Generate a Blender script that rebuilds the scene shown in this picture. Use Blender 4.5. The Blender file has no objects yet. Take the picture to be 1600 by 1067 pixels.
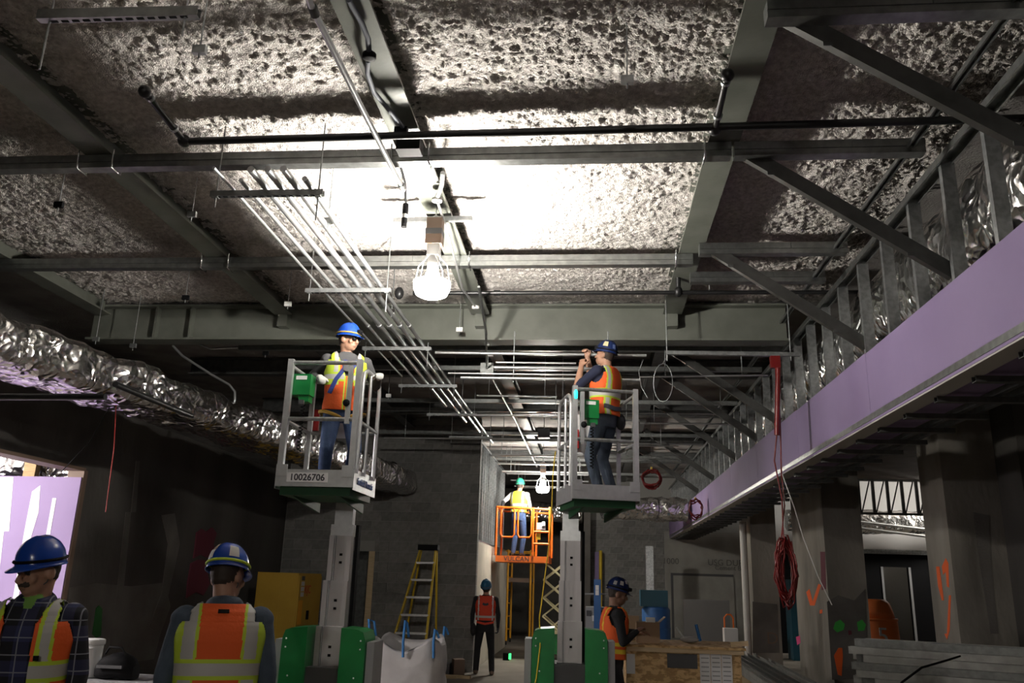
import bpy, bmesh, math, random
import numpy as np
from mathutils import Vector, Matrix, noise, kdtree
from mathutils.bvhtree import BVHTree
random.seed(7)
S = bpy.context.scene
COL = S.collection
# ------------------------------------------------------------------ camera
FPX, CAM_H = 1300.0, 1.72
_d = np.array([125.0, -376.5, FPX]); _d /= np.linalg.norm(_d)
_u = np.array([.03, 1.0, -(_d[0]*.03+_d[1])/_d[2]]); _u /= np.linalg.norm(_u)
_x = np.cross(_u, _d)
if _x[0] < 0: _x = -_x
cam_data = bpy.data.cameras.new('camera'); cam = bpy.data.objects.new('camera', cam_data); COL.objects.link(cam)
cam_data.sensor_width = 36; cam_data.lens = 36*FPX/1600; cam_data.clip_start = .05; cam_data.clip_end = 200
# camera axes in world: world vector (X,Y,Z) has camera coords X*_x+Y*_d+Z*_u (x right, y up, z forward)
M3 = Matrix(((_x[0], _x[1], -_x[2]), (_d[0], _d[1], -_d[2]), (_u[0], _u[1], -_u[2])))
cam.matrix_world = Matrix.Translation((0, 0, CAM_H)) @ M3.to_4x4()
S.camera = cam
# ------------------------------------------------------------------ world, exposure
w = bpy.data.worlds.new('dim_interior'); S.world = w; w.use_nodes = True
w.node_tree.nodes['Background'].inputs[0].default_value = (.95, .95, 1, 1)
w.node_tree.nodes['Background'].inputs[1].default_value = .004
S.view_settings.view_transform = 'Standard'; S.view_settings.look = 'None'
S.view_settings.gamma = 1; S.view_settings.use_curve_mapping = False
S.view_settings.exposure = 0.0
S.cycles.max_bounces = 6; S.cycles.diffuse_bounces = 3; S.cycles.glossy_bounces = 3; S.cycles.sample_clamp_indirect = 8; S.cycles.caustics_reflective = False; S.cycles.caustics_refractive = False
LAMP_NEAR, LAMP_FAR, LAMP_FILL, LAMP_SIDE, LAMP_EAST = 2700.0, 1300.0, 860.0, 760.0, 340.0   # emission of each lamp's bulb; the one behind the viewer is added fill
LAMP_SHIELD, LAMP_SHIELD_FAR = 40.0, 330.0   # glow of the cups added to shield the hung lamps' downward light
# ------------------------------------------------------------------ helpers
def ray(px, py):
    v = np.array([(px-800)/FPX, -(py-533.5)/FPX, 1.0])
    return np.array([v@_x, v@_d, v@_u])
def PY(px, py, Y):
    r = ray(px, py); t = Y/r[1]; return Vector((r[0]*t, Y, CAM_H+r[2]*t))
def PX(px, py, X):
    r = ray(px, py); t = X/r[0]; return Vector((X, r[1]*t, CAM_H+r[2]*t))
def PZ(px, py, Z):
    r = ray(px, py); t = (Z-CAM_H)/r[2]; return Vector((r[0]*t, r[1]*t, Z))
ORD = ['first','second','third','fourth','fifth','sixth','seventh','eighth','ninth','tenth','eleventh','twelfth','thirteenth','fourteenth','fifteenth','sixteenth']
MATS = {}
def mat(name, col, rough=.6, metal=0.0, col2=None, nscale=6.0, nlo=.35, nhi=.65, bump=0.0, bscale=40.0, emit=0, detail=6, stretch=None, spec=None):
    m = bpy.data.materials.new(name); m.use_nodes = True; nt = m.node_tree; b = nt.nodes['Principled BSDF']
    b.inputs['Base Color'].default_value = (*col, 1); b.inputs['Roughness'].default_value = rough; b.inputs['Metallic'].default_value = metal
    if spec is not None: b.inputs['Specular IOR Level'].default_value = spec
    tc = nt.nodes.new('ShaderNodeTexCoord'); src = tc.outputs['Object']
    if stretch:
        mp = nt.nodes.new('ShaderNodeMapping'); mp.inputs['Scale'].default_value = stretch; nt.links.new(src, mp.inputs[0]); src = mp.outputs[0]
    if col2:
        n = nt.nodes.new('ShaderNodeTexNoise'); n.inputs['Scale'].default_value = nscale; n.inputs['Detail'].default_value = detail
        nt.links.new(src, n.inputs['Vector'])
        r = nt.nodes.new('ShaderNodeValToRGB'); r.color_ramp.elements[0].position = nlo; r.color_ramp.elements[1].position = nhi
        r.color_ramp.elements[0].color = (*col, 1); r.color_ramp.elements[1].color = (*col2, 1)
        nt.links.new(n.outputs['Fac'], r.inputs['Fac']); nt.links.new(r.outputs['Color'], b.inputs['Base Color'])
    if bump:
        n2 = nt.nodes.new('ShaderNodeTexNoise'); n2.inputs['Scale'].default_value = bscale; n2.inputs['Detail'].default_value = 4
        nt.links.new(src, n2.inputs['Vector'])
        bp = nt.nodes.new('ShaderNodeBump'); bp.inputs['Strength'].default_value = bump; bp.inputs['Distance'].default_value = .02
        nt.links.new(n2.outputs['Fac'], bp.inputs['Height']); nt.links.new(bp.outputs['Normal'], b.inputs['Normal'])
    if emit:
        b.inputs['Emission Color'].default_value = (*col, 1); b.inputs['Emission Strength'].default_value = emit
    MATS[name] = m
    return m
class MB:
    """collects shapes; build() links them as one mesh object"""
    def __init__(s): s.v = []; s.f = []; s.m = []; s.sm = []
    def add(s, vs, fs, mi=0, smooth=False):
        o = len(s.v); s.v += [Vector(p) for p in vs]; s.f += [tuple(i+o for i in f) for f in fs]; s.m += [mi]*len(fs); s.sm += [smooth]*len(fs); return s
    def box(s, c, d, rz=0, M=None, mi=0):
        hx, hy, hz = d[0]/2, d[1]/2, d[2]/2
        R = M if M is not None else Matrix.Rotation(rz, 3, 'Z')
        vs = [Vector(c)+R@Vector((x*hx, y*hy, z*hz)) for x in (-1,1) for y in (-1,1) for z in (-1,1)]
        return s.add(vs, [(0,1,3,2),(4,6,7,5),(0,4,5,1),(2,3,7,6),(0,2,6,4),(1,5,7,3)], mi)
    def span(s, a, b, mi=0):
        a, b = Vector(a), Vector(b); return s.box((a+b)/2, [abs(x) for x in (b-a)], mi=mi)
    @staticmethod
    def frame(p, q, up=(0,0,1)):
        z = (Vector(q)-Vector(p)).normalized(); u = Vector(up)
        if abs(z.dot(u)) > .98: u = Vector((0,1,0))
        x = u.cross(z).normalized(); y = z.cross(x)
        return Matrix((x, y, z)).transposed()
    def bar(s, p, q, w, h, up=(0,0,1), mi=0):
        p, q = Vector(p), Vector(q); M = s.frame(p, q, up); return s.box((p+q)/2, (w, h, (q-p).length), M=M, mi=mi)
    def prof(s, p, q, pts, up=(0,0,1), mi=0, closed=True, smooth=False):
        """extrude a 2-D profile (x across, y along up) from p to q"""
        p, q = Vector(p), Vector(q); M = s.frame(p, q, up); n = len(pts)
        vs = [p+M@Vector((a, b, 0)) for a, b in pts]+[q+M@Vector((a, b, 0)) for a, b in pts]
        fs = [(i, (i+1) % n, n+(i+1) % n, n+i) for i in range(n if closed else n-1)]
        if closed: fs += [tuple(range(n-1, -1, -1)), tuple(range(n, 2*n))]
        return s.add(vs, fs, mi, smooth)
    def chan(s, p, q, w, h, t=.004, lip=.012, up=(0,0,1), mi=0):
        """C-shaped steel stud: web w along x, flanges h along up, open on the +up side"""
        a = w/2
        pts = [(-a,0),(a,0),(a,h),(a-lip,h),(a-lip,h-t),(a-t,h-t),(a-t,t),(-a+t,t),(-a+t,h-t),(-a+lip,h-t),(-a+lip,h),(-a,h)]
        return s.prof(p, q, pts, up, mi)
    def tube(s, pts, r, n=10, mi=0, caps=True):
        pts = [Vector(p) for p in pts]; rs = r if isinstance(r, (list, tuple)) else [r]*len(pts)
        vs = []; fs = []; x = None
        for i, p in enumerate(pts):
            t = (pts[min(i+1, len(pts)-1)]-pts[max(i-1, 0)]).normalized()
            if x is None:
                u = Vector((0,0,1)) if abs(t.z) < .95 else Vector((0,1,0)); x = u.cross(t).normalized()
            else:
                x = (x-t*x.dot(t)).normalized()
            y = t.cross(x)
            vs += [p+(x*math.cos(k*2*math.pi/n)+y*math.sin(k*2*math.pi/n))*rs[i] for k in range(n)]
        for i in range(len(pts)-1):
            fs += [(i*n+k, i*n+(k+1) % n, (i+1)*n+(k+1) % n, (i+1)*n+k) for k in range(n)]
        s.add(vs, fs, mi, True)
        if caps: s.add(vs[:n], [tuple(range(n-1, -1, -1))], mi); s.add(vs[-n:], [tuple(range(n))], mi)
        return s
    def lathe(s, c, prof, n=20, mi=0, axis=(0,0,1), sx=1, sy=1):
        c = Vector(c); M = s.frame((0,0,0), axis); vs = []; fs = []
        for r, z in prof: vs += [c+M@Vector((r*sx*math.cos(k*2*math.pi/n), r*sy*math.sin(k*2*math.pi/n), z)) for k in range(n)]
        for i in range(len(prof)-1): fs += [(i*n+k, i*n+(k+1) % n, (i+1)*n+(k+1) % n, (i+1)*n+k) for k in range(n)]
        fs += [tuple(range(n-1, -1, -1)), tuple(range((len(prof)-1)*n, len(prof)*n))]
        return s.add(vs, fs, mi, True)
    def ell(s, c, r, n=12, M=None, mi=0):
        c = Vector(c); vs = []; fs = []; h = n//2+1; R = M if M is not None else Matrix.Identity(3)
        for i in range(h+1):
            a = math.pi*i/h
            vs += [c+R@Vector((r[0]*math.sin(a)*math.cos(2*math.pi*k/n), r[1]*math.sin(a)*math.sin(2*math.pi*k/n), r[2]*math.cos(a))) for k in range(n)]
        for i in range(h): fs += [(i*n+k, (i+1)*n+k, (i+1)*n+(k+1) % n, i*n+(k+1) % n) for k in range(n)]
        return s.add(vs, fs, mi, True)
    def grid(s, rows, mi=0, smooth=True, wrap=False):
        h, wd = len(rows), len(rows[0]); vs = [p for r in rows for p in r]
        fs = [(i*wd+k, i*wd+(k+1) % wd, (i+1)*wd+(k+1) % wd, (i+1)*wd+k) for i in range(h-1) for k in range(wd if wrap else wd-1)]
        return s.add(vs, fs, mi, smooth)
    def mesh(s, name, mats, off=Vector((0,0,0))):
        me = bpy.data.meshes.new(name); me.from_pydata([p-off for p in s.v], [], s.f)
        for m in (mats if isinstance(mats, (list, tuple)) else [mats]): me.materials.append(MATS[m] if isinstance(m, str) else m)
        me.polygons.foreach_set('material_index', s.m); me.polygons.foreach_set('use_smooth', s.sm); me.update()
        return me
    def build(s, name, mats, parent=None, label=None, cat=None, group=None, kind=None, local=False):
        if parent is None:
            xs = [p.x for p in s.v]; ys = [p.y for p in s.v]; zs = [p.z for p in s.v]
            off = Vector(((min(xs)+max(xs))/2, (min(ys)+max(ys))/2, min(zs)))
        elif local: off = Vector((0,0,0))
        else: off = root(parent).location
        o = bpy.data.objects.new(name, s.mesh(name, mats, off)); COL.objects.link(o)
        if parent is None: o.location = off
        else: o.parent = parent
        tag(o, label, cat, group, kind)
        return o
def root(o):
    while o.parent: o = o.parent
    return o
def tag(o, label=None, cat=None, group=None, kind=None):
    for k, v in (('label', label), ('category', cat), ('group', group), ('kind', kind)):
        if v: o[k] = v
    return o
def thing(name, label, cat, loc=(0,0,0), rz=0, group=None, kind=None):
    o = bpy.data.objects.new(name, None); COL.objects.link(o); o.location = loc; o.rotation_euler = (0,0,rz); o.empty_display_size = .1
    return tag(o, label, cat, group, kind)
def put(name, me, parent, loc=(0,0,0), rot=(0,0,0)):
    o = bpy.data.objects.new(name, me); COL.objects.link(o); o.parent = parent; o.location = loc; o.rotation_euler = rot; return o
def text(name, body, size, p, right, up, m, parent, local=False, ext=.0015, align='CENTER', shear=0, bold=0):
    cu = bpy.data.curves.new(name, 'FONT'); cu.body = body; cu.size = size; cu.extrude = ext; cu.align_x = align; cu.align_y = 'CENTER'; cu.resolution_u = 3; cu.shear = shear; cu.offset = bold
    t = bpy.data.objects.new('tmp', cu); COL.objects.link(t); bpy.context.view_layer.update()
    me = bpy.data.meshes.new_from_object(t.evaluated_get(bpy.context.evaluated_depsgraph_get())); bpy.data.objects.remove(t)
    r = Vector(right).normalized(); u = Vector(up).normalized(); u = (u-r*u.dot(r)).normalized(); nrm = r.cross(u)
    M = Matrix((r, u, nrm)).transposed().to_4x4(); off = Vector((0,0,0)) if local or parent is None else root(parent).location
    me.transform(Matrix.Translation(Vector(p)-off) @ M); me.materials.clear(); me.materials.append(MATS[m])
    o = bpy.data.objects.new(name, me); COL.objects.link(o); o.parent = parent; return o
# ------------------------------------------------------------------ materials
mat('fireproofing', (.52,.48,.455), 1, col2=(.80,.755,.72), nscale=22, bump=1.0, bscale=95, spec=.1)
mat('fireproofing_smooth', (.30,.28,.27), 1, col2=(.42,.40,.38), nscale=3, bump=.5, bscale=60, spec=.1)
mat('concrete_floor', (.19,.17,.145), .85, col2=(.29,.26,.22), nscale=1.3, bump=.15, bscale=30)
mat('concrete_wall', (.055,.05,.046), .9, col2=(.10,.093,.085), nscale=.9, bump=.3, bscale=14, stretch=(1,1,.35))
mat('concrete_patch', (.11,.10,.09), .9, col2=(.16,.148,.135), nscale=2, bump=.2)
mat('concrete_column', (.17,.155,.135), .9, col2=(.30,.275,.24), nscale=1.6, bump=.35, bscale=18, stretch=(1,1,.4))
mat('block_a', (.20,.195,.185), .95, col2=(.27,.262,.25), nscale=9, bump=.4, bscale=70)
mat('block_b', (.165,.16,.155), .95, col2=(.225,.22,.21), nscale=9, bump=.4, bscale=70)
mat('mortar', (.30,.295,.28), .95, bump=.3)
mat('beam_paint', (.125,.133,.112), .36, col2=(.165,.173,.15), nscale=4, bump=.05)
mat('galvanized', (.42,.44,.45), .33, .88, col2=(.58,.60,.61), nscale=22, nlo=.4, nhi=.6)
mat('dark_steel', (.085,.087,.085), .5, .4, col2=(.13,.132,.13), nscale=12)
mat('track_steel', (.24,.25,.245), .36, .92, col2=(.34,.35,.345), nscale=14)
mat('conduit', (.62,.63,.64), .28, .8)
mat('black_pipe', (.018,.018,.019), .38, .3)
mat("black", (.007,.007,.008), .7, spec=.1)
mat('rubber', (.02,.02,.02), .8)
mat('chrome', (.72,.73,.74), .18, 1)
mat('aluminum', (.62,.63,.64), .38, .7, col2=(.70,.71,.72), nscale=18)
mat('mast_alloy', (.48,.46,.47), .42, .45, col2=(.60,.58,.58), nscale=3, stretch=(1,1,.2))
mat('green', (.004,.16,.035), .4, col2=(.006,.20,.045), nscale=5)
mat('white', (.80,.80,.80), .6); mat('paper', (.80,.79,.80), .8); mat('offwhite', (.62,.61,.60), .8)
mat('grey', (.32,.32,.33), .6); mat('dark_grey', (.07,.07,.075), .6)
mat('purple_board', (.265,.195,.365), .75, col2=(.30,.225,.405), nscale=1.2); mat('board_edge', (.52,.50,.47), .85)
mat('joint_mud', (.85,.84,.84), .8)
mat('yellow', (.62,.42,.015), .5, col2=(.70,.48,.02), nscale=4); mat('cabinet_yellow', (.48,.29,.03), .5, col2=(.55,.34,.04), nscale=2)
mat('orange', (.80,.16,.012), .45); mat('amber', (.78,.36,.02), .5); mat('cream', (.66,.60,.36), .5)
mat('barrel_orange', (.85,.21,.05), .55); mat('red_cord', (.17,.008,.008), .35); mat('red', (.5,.02,.02), .5)
mat('brown', (.19,.125,.09), .6); mat('blue_strap', (.05,.22,.55), .7); mat('blue', (.03,.12,.34), .45); mat('teal', (.02,.10,.15), .5)
mat('sack', (.52,.50,.50), .85, col2=(.60,.58,.58), nscale=5, bump=.3, bscale=9)
mat('wood', (.42,.28,.14), .8, col2=(.55,.38,.2), nscale=10, stretch=(1,1,8)); mat('pale_wood', (.55,.42,.25), .8, col2=(.65,.5,.32), nscale=8, stretch=(.6,8,8))
mat("osb", (.40,.24,.10), .8, col2=(.68,.46,.23), nscale=15, nlo=.44, nhi=.54, stretch=(1,1,1.9), detail=2, bump=.2)
mat('cardboard', (.30,.20,.12), .85); mat('beige', (.50,.46,.38), .85, col2=(.57,.52,.43), nscale=3)
mat('cement_board', (.26,.25,.23), .9, col2=(.33,.32,.295), nscale=2)
mat('spray_orange', (.85,.13,.02), .8); mat('spray_green', (.05,.42,.06), .8); mat('spray_dull_green', (.02,.12,.025), .9); mat('spray_pink', (.75,.08,.25), .8)
mat('spray_dark_pink', (.13,.022,.04), .8); mat('ink', (.05,.05,.06), .8); mat('ink_blue', (.08,.12,.28), .7)
mat('dull_ceiling', (.07,.05,.04), 1, col2=(.11,.085,.07), nscale=2, spec=.05)
mat('plastic_film', (.58,.57,.60), .2, .3, bump=.5, bscale=14)
mat('green_shadow', (.003,.06,.016), .5); mat('brace_steel_shaded', (.11,.11,.105), .42, .85, col2=(.15,.15,.145), nscale=9)  # braces: track steel with a darker colour for their shaded faces
mat('stud_dull', (.27,.27,.255), .5, .35, col2=(.38,.38,.36), nscale=7)
mat('window_glow', (1,.97,.9), .5, emit=14.0)
mat('board_grey', (.15,.145,.145), .8); mat('faded_ink', (.13,.125,.12), .9)
# foil
m = mat('foil', (.78,.77,.76), .2, 1.0); nt = m.node_tree; b = nt.nodes['Principled BSDF']; tc = nt.nodes['Texture Coordinate']
nz = nt.nodes.new('ShaderNodeTexNoise'); nz.inputs['Scale'].default_value = 3; nt.links.new(tc.outputs['Object'], nz.inputs['Vector'])
mx = nt.nodes.new('ShaderNodeMix'); mx.data_type = 'VECTOR'; mx.inputs['Factor'].default_value = .35
nt.links.new(tc.outputs['Object'], mx.inputs[4]); nt.links.new(nz.outputs['Color'], mx.inputs[5])
vo = nt.nodes.new('ShaderNodeTexVoronoi'); vo.inputs['Scale'].default_value = 13; nt.links.new(mx.outputs[1], vo.inputs['Vector'])
bp = nt.nodes.new('ShaderNodeBump'); bp.inputs['Strength'].default_value = .8; bp.inputs['Distance'].default_value = .03
nt.links.new(vo.outputs['Distance'], bp.inputs['Height']); nt.links.new(bp.outputs['Normal'], b.inputs['Normal'])
# clothing and skin
mat('skin', (.42,.23,.155), .55); mat('skin_dark', (.30,.16,.105), .55); mat('hair', (.035,.022,.016), .7); mat('eye', (.03,.025,.02), .2)
mat('helmet_blue', (.008,.055,.36), .22); mat('helmet_teal', (.02,.13,.25), .3); mat('helmet_green', (.02,.30,.16), .3); mat('helmet_navy', (.008,.02,.09), .25)
mat('vest_orange', (.86,.125,.02), .75, bump=.2, bscale=60); mat('vest_lime', (.55,.72,.05), .7); mat('vest_silver', (.50,.49,.47), .5)
mat('vest_red', (.80,.07,.03), .75); mat('vest_yellow', (.85,.62,.04), .7)
mat('denim', (.035,.065,.16), .85, col2=(.055,.10,.22), nscale=8, bump=.4, bscale=22); mat('denim_grey', (.05,.07,.10), .85, col2=(.08,.105,.15), nscale=7, bump=.4, bscale=20)
mat('dark_cloth', (.018,.018,.021), .9, bump=.3, bscale=20); mat('navy_shirt', (.014,.018,.045), .9, bump=.3, bscale=18); mat('grey_shirt', (.075,.075,.08), .9, bump=.3, bscale=18)
mat('jacket', (.055,.075,.105), .9, col2=(.075,.10,.14), nscale=10, bump=.4, bscale=14); mat('tee_green', (.17,.34,.07), .9); mat('glove', (.62,.62,.60), .85)
mat('harness_blue', (.02,.04,.22), .7); mat('harness_tan', (.46,.28,.04), .7); mat('boot', (.06,.04,.025), .7); mat('strap_grey', (.10,.11,.14), .7)
mat('green_glow', (.03,.75,.72), .4, emit=1.6); mat('head_light', (1,1,1), .4, emit=30.0); mat('laser_green', (.05,.9,.2), .4, emit=2.0)
mat('glass_dark', (.02,.02,.02), .08)
m = mat('plaid', (.015,.018,.04), .9); nt = m.node_tree; b = nt.nodes['Principled BSDF']; tc = nt.nodes['Texture Coordinate']
sp = nt.nodes.new('ShaderNodeSeparateXYZ'); nt.links.new(tc.outputs['Object'], sp.inputs[0])
def mth(op, a, bb=None):
    n = nt.nodes.new('ShaderNodeMath'); n.operation = op
    for i, q in enumerate((a, bb)):
        if q is None: continue
        if isinstance(q, (int, float)): n.inputs[i].default_value = q
        else: nt.links.new(q, n.inputs[i])
    return n.outputs[0]
def stripes(axis, per, wdt, off=0.0): return mth('LESS_THAN', mth('FRACT', mth('ADD', mth('MULTIPLY', sp.outputs[axis], 1/per), off+50)), wdt)
thin = mth('MAXIMUM', stripes(0, .085, .07), stripes(2, .085, .07)); wide = mth('ADD', stripes(0, .17, .45, .1), stripes(2, .17, .45, .1))
c1 = nt.nodes.new('ShaderNodeMix'); c1.data_type = 'RGBA'; c1.inputs[6].default_value = (.010,.010,.014,1); c1.inputs[7].default_value = (.035,.04,.11,1)
nt.links.new(mth('MULTIPLY', wide, .5), c1.inputs[0])
c2 = nt.nodes.new('ShaderNodeMix'); c2.data_type = 'RGBA'; c2.inputs[7].default_value = (.28,.29,.33,1)
nt.links.new(mth('MULTIPLY', thin, .75), c2.inputs[0]); nt.links.new(c1.outputs[2], c2.inputs[6]); nt.links.new(c2.outputs[2], b.inputs['Base Color'])
for nm, st in (('lamp_near', LAMP_NEAR), ('lamp_far', LAMP_FAR), ('lamp_fill', LAMP_FILL), ('lamp_side', LAMP_SIDE), ('lamp_east', LAMP_EAST), ('lamp_shield', LAMP_SHIELD), ('lamp_shield_far', LAMP_SHIELD_FAR)):
    mat(nm, (1.0, .95, .86) if nm != 'lamp_side' else (1.0, .93, .90), .4, emit=st)
# ================================================================== THE SETTING
WL, WB, YF, DECK = -6.3, 17.0, 26.6, 4.94     # left wall, back wall, far wall, underside of the deck
MB().span((-12, -12, -.2), (13, 34, 0)).build('floor', 'concrete_floor', kind='structure')
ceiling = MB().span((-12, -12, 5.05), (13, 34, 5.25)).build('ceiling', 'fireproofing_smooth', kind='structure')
def deck_patch(x0, x1, y0, y1, st, amp, m):
    nx, ny = int((x1-x0)/st)+1, int((y1-y0)/st)+1; vs = []; N = noise.noise
    for j in range(ny):
        y = y0+(y1-y0)*j/(ny-1)
        for i in range(nx):
            x = x0+(x1-x0)*i/(nx-1)
            b1 = N((x*2.2, y*2.2, 1.3)); b2 = abs(N((x*15, y*18, 5.1))); b3 = abs(N((x*31+b1, y*35, 9.7))); b4 = N((x*50, y*54, 2.2)); b5 = N((x*7, y*9, 7.7))
            h = .010*b1+.022*b2+.022*b3+.009*b4+.014*b5
            vs.append((x, y, DECK+.02-amp*h))
    fs = [(j*nx+i, (j+1)*nx+i, (j+1)*nx+i+1, j*nx+i+1) for j in range(ny-1) for i in range(nx-1)]
    mb = MB(); mb.v = vs; mb.f = fs; mb.m = [0]*len(fs); mb.sm = [True]*len(fs)
    me = bpy.data.meshes.new('spray_fireproofing'); me.from_pydata(vs, [], fs); me.materials.append(MATS[m])
    me.polygons.foreach_set('use_smooth', mb.sm); me.update()
    o = bpy.data.objects.new('spray_fireproofing', me); COL.objects.link(o); o.parent = ceiling; o.matrix_parent_inverse = Matrix.Translation(-ceiling.location)
    o['kind'] = 'stuff'
    return o
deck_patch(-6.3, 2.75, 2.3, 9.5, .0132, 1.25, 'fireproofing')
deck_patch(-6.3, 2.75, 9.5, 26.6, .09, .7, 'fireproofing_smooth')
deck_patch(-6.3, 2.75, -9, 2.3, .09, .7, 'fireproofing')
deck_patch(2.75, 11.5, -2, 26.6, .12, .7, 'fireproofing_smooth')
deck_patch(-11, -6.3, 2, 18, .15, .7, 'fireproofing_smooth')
# left wall with a framed opening
wl = thing('wall_left', None, None, (WL, 9, 0), kind='structure')
OY0, OY1, OZ = 6.3, PX(122, 800, WL).y, 2.88
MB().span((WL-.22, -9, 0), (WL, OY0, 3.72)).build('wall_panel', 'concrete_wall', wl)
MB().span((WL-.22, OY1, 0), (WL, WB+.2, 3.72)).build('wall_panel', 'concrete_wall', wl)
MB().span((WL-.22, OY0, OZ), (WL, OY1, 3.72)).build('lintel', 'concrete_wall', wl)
MB().span((WL-.2, OY1-.03, 0), (WL+.012, OY1+.05, OZ)).build('opening_jamb', 'brown', wl)
MB().span((WL-.24, OY0, OZ-.01), (WL+.012, OY1, OZ+.03)).build('opening_head', 'brown', wl)
# pale parge stripes and spray marks on the left wall (flat smears, each its own piece)
SMK = [0]
def wall_smear(pts, m, x=WL, d=.004):
    SMK[0] += 1; d = .003+.003*SMK[0]
    P = [PX(px, py, x) for px, py in pts]; n = len(P); mb = MB()
    mb.add([p+Vector((d,0,0)) for p in P]+P, [tuple(range(n))]+[(i, (i+1) % n, n+(i+1) % n, n+i) for i in range(n)]); return mb.build('wall_smear', m, wl)
wall_smear([(108,918),(150,911),(205,916),(258,910),(266,948),(252,985),(240,1030),(190,1036),(132,1032),(112,990),(104,950)], 'concrete_patch')
wall_smear([(196,800),(204,800),(192,925),(178,1040),(165,1040),(182,925)], 'concrete_patch')
wall_smear([(252,805),(272,802),(280,850),(262,930),(240,985),(232,980),(252,925),(262,850)], 'concrete_patch')
wall_smear([(212,720),(217,720),(211,800),(204,800)], 'concrete_patch')
wall_smear([(149,950),(153,946),(158,951),(157,970),(156,993),(149,996),(143,991)], 'spray_dull_green')
wall_smear([(306,832),(314,826),(321,831),(330,824),(337,833),(332,850),(335,866),(322,871),(312,866),(301,872),(304,850)], 'spray_dark_pink'); wall_smear([(297,880),(308,874),(325,876),(322,893),(326,912),(316,930),(304,925),(290,934),(292,910)], 'spray_dark_pink')
# the room behind the opening: floor is shared, a lit board wall, a timber and its own walls
wn = thing('wall_neighbour', None, None, (-9, 10.6, 0), kind='structure')
YB = OY1-.05
for k, (a, b_) in enumerate(((-11.4, -8.96), (-8.95, -7.75), (-7.74, WL-.002))):
    MB().span((a, YB, .02), (b_, YB+.016, 2.79)).build('drywall_board', 'purple_board', wn)
def mud(pts):
    P = [PY(px, py, YB-.004) for px, py in pts]; n = len(P)
    MB().add(P+[p+Vector((0,.006,0)) for p in P], [tuple(range(n))]+[(i, (i+1) % n, n+(i+1) % n, n+i) for i in range(n)]).build('joint_compound', 'joint_mud', wn)
mud([(-6,745),(21,745),(14,830),(6,830),(-2,900),(-12,900)]); mud([(50,768),(63,758),(60,800),(45,850),(28,935),(20,935),(38,830)]); mud([(82,778),(88,778),(78,835),(72,835)])
MB().span((-11.6, YB+1.4, 0), (-6.55, YB+1.5, 3.6)).build('backing_wall', 'offwhite', wn)
MB().span((-11.7, 2, 0), (-11.5, YB+1.5, 3.6)).build('backing_wall', 'offwhite', wn)
MB().span((-11.6, 2, 0), (-6.55, 2.1, 3.6)).build('backing_wall', 'beige', wn)
MB().span((-11.6, 2, 3.6), (WL-.23, YB+1.5, 3.7)).build('ceiling_panel', 'offwhite', wn)
tmb = MB().bar((-7.15, YB+.25, 0), (-7.15, YB+.25, 3.58), .16, .09, up=(0,1,0)).build('timber_post', 'wood', label='orange-brown timber post rising behind the purple board', cat='post')
# back wall of concrete blocks with a narrow doorway
wb = thing('wall_back', None, None, (-4.3, WB, 0), kind='structure')
XE = PY(744, 900, WB).x; DX0, DX1, DZ = PY(545, 900, WB).x, PY(582, 900, WB).x, 2.2
MB().span((WL, WB+.012, 0), (DX0, WB+.2, 4.94)).build('mortar_bed', 'mortar', wb)
MB().span((DX1, WB+.012, 0), (XE-.01, WB+.2, 4.94)).build('mortar_bed', 'mortar', wb)
MB().span((DX0, WB+.012, DZ), (DX1, WB+.2, 4.94)).build('mortar_bed', 'mortar', wb)
MB().span((DX0-.3, WB+.9, 0), (DX1+.5, WB+1, 2.6)).build('recess_back', 'dark_steel', wb)
MB().span((DX1-.10, WB-.02, 0), (DX1+.02, WB+.22, DZ)).build('door_jamb', 'pale_wood', wb)
def block_wall(par, x0, x1, y, z0, z1, cut=None, bw=.4, bh=.2, g=.010):
    cache = {}; r = 0; z = z0
    while z < z1-.05:
        x = x0-(bw/2 if r % 2 else 0)
        while x < x1-.02:
            a, b_ = max(x, x0), min(x+bw, x1); segs = [(a, b_)]
            if cut and z < cut[2]:
                segs = [(p, q) for p, q in ((a, min(b_, cut[0])), (max(a, cut[1]), b_)) if q-p > .04]
            for p, q in segs:
                if q-p < .05: continue
                key = (round(q-p, 2), random.random() < .4)
                if key not in cache:
                    L = q-p-g
                    cache[key] = MB().span((-L/2, -.006, g/2), (L/2, .19, bh-g/2)).mesh('concrete_block', 'block_b' if key[1] else 'block_a')
                put('concrete_block', cache[key], par, Vector(((p+q)/2, y+random.uniform(-.003, .003), z))-par.location)
            x += bw
        z += bh; r += 1
block_wall(wb, WL+.02, XE, WB, 0, 4.8, (DX0, DX1, DZ))
# low side wall running back from the block wall's end
MB().span((XE-.22, WB+.22, 0), (XE-.03, 23.5, 2.46)).build('wall_inner', 'beige', kind='structure')
# far wall
wf = thing('wall_far', None, None, (2, YF, 0), kind='structure')
MB().span((-.05, YF+.012, 0), (11.7, YF+.2, 4.94)).build('mortar_bed', 'mortar', wf)
block_wall(wf, -.05, 2.6, YF, 0, 3.6)
MB().span((-6, 30.5, 0), (.5, 30.7, 4.94)).build('far_panel', 'concrete_patch', wf)
MB().span((-.25, 25.6, 0), (-.05, 30.6, 4.94)).build('side_panel', 'concrete_patch', wf)
cb = MB().span((2.2, YF-.06, 0), (4.9, YF-.02, 3.3)).build('cement_board_panel', 'cement_board', wf)
a, c = PY(1048, 895, YF-.07), PY(1150, 1000, YF-.07)
MB().span((a.x, YF-.09, c.z), (c.x, YF-.055, a.z)).build('recess_frame', 'dark_grey', wf)
MB().span((a.x+.07, YF-.12, c.z), (c.x, YF-.085, a.z-.07)).build('recess_back', 'cement_board', wf)
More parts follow.
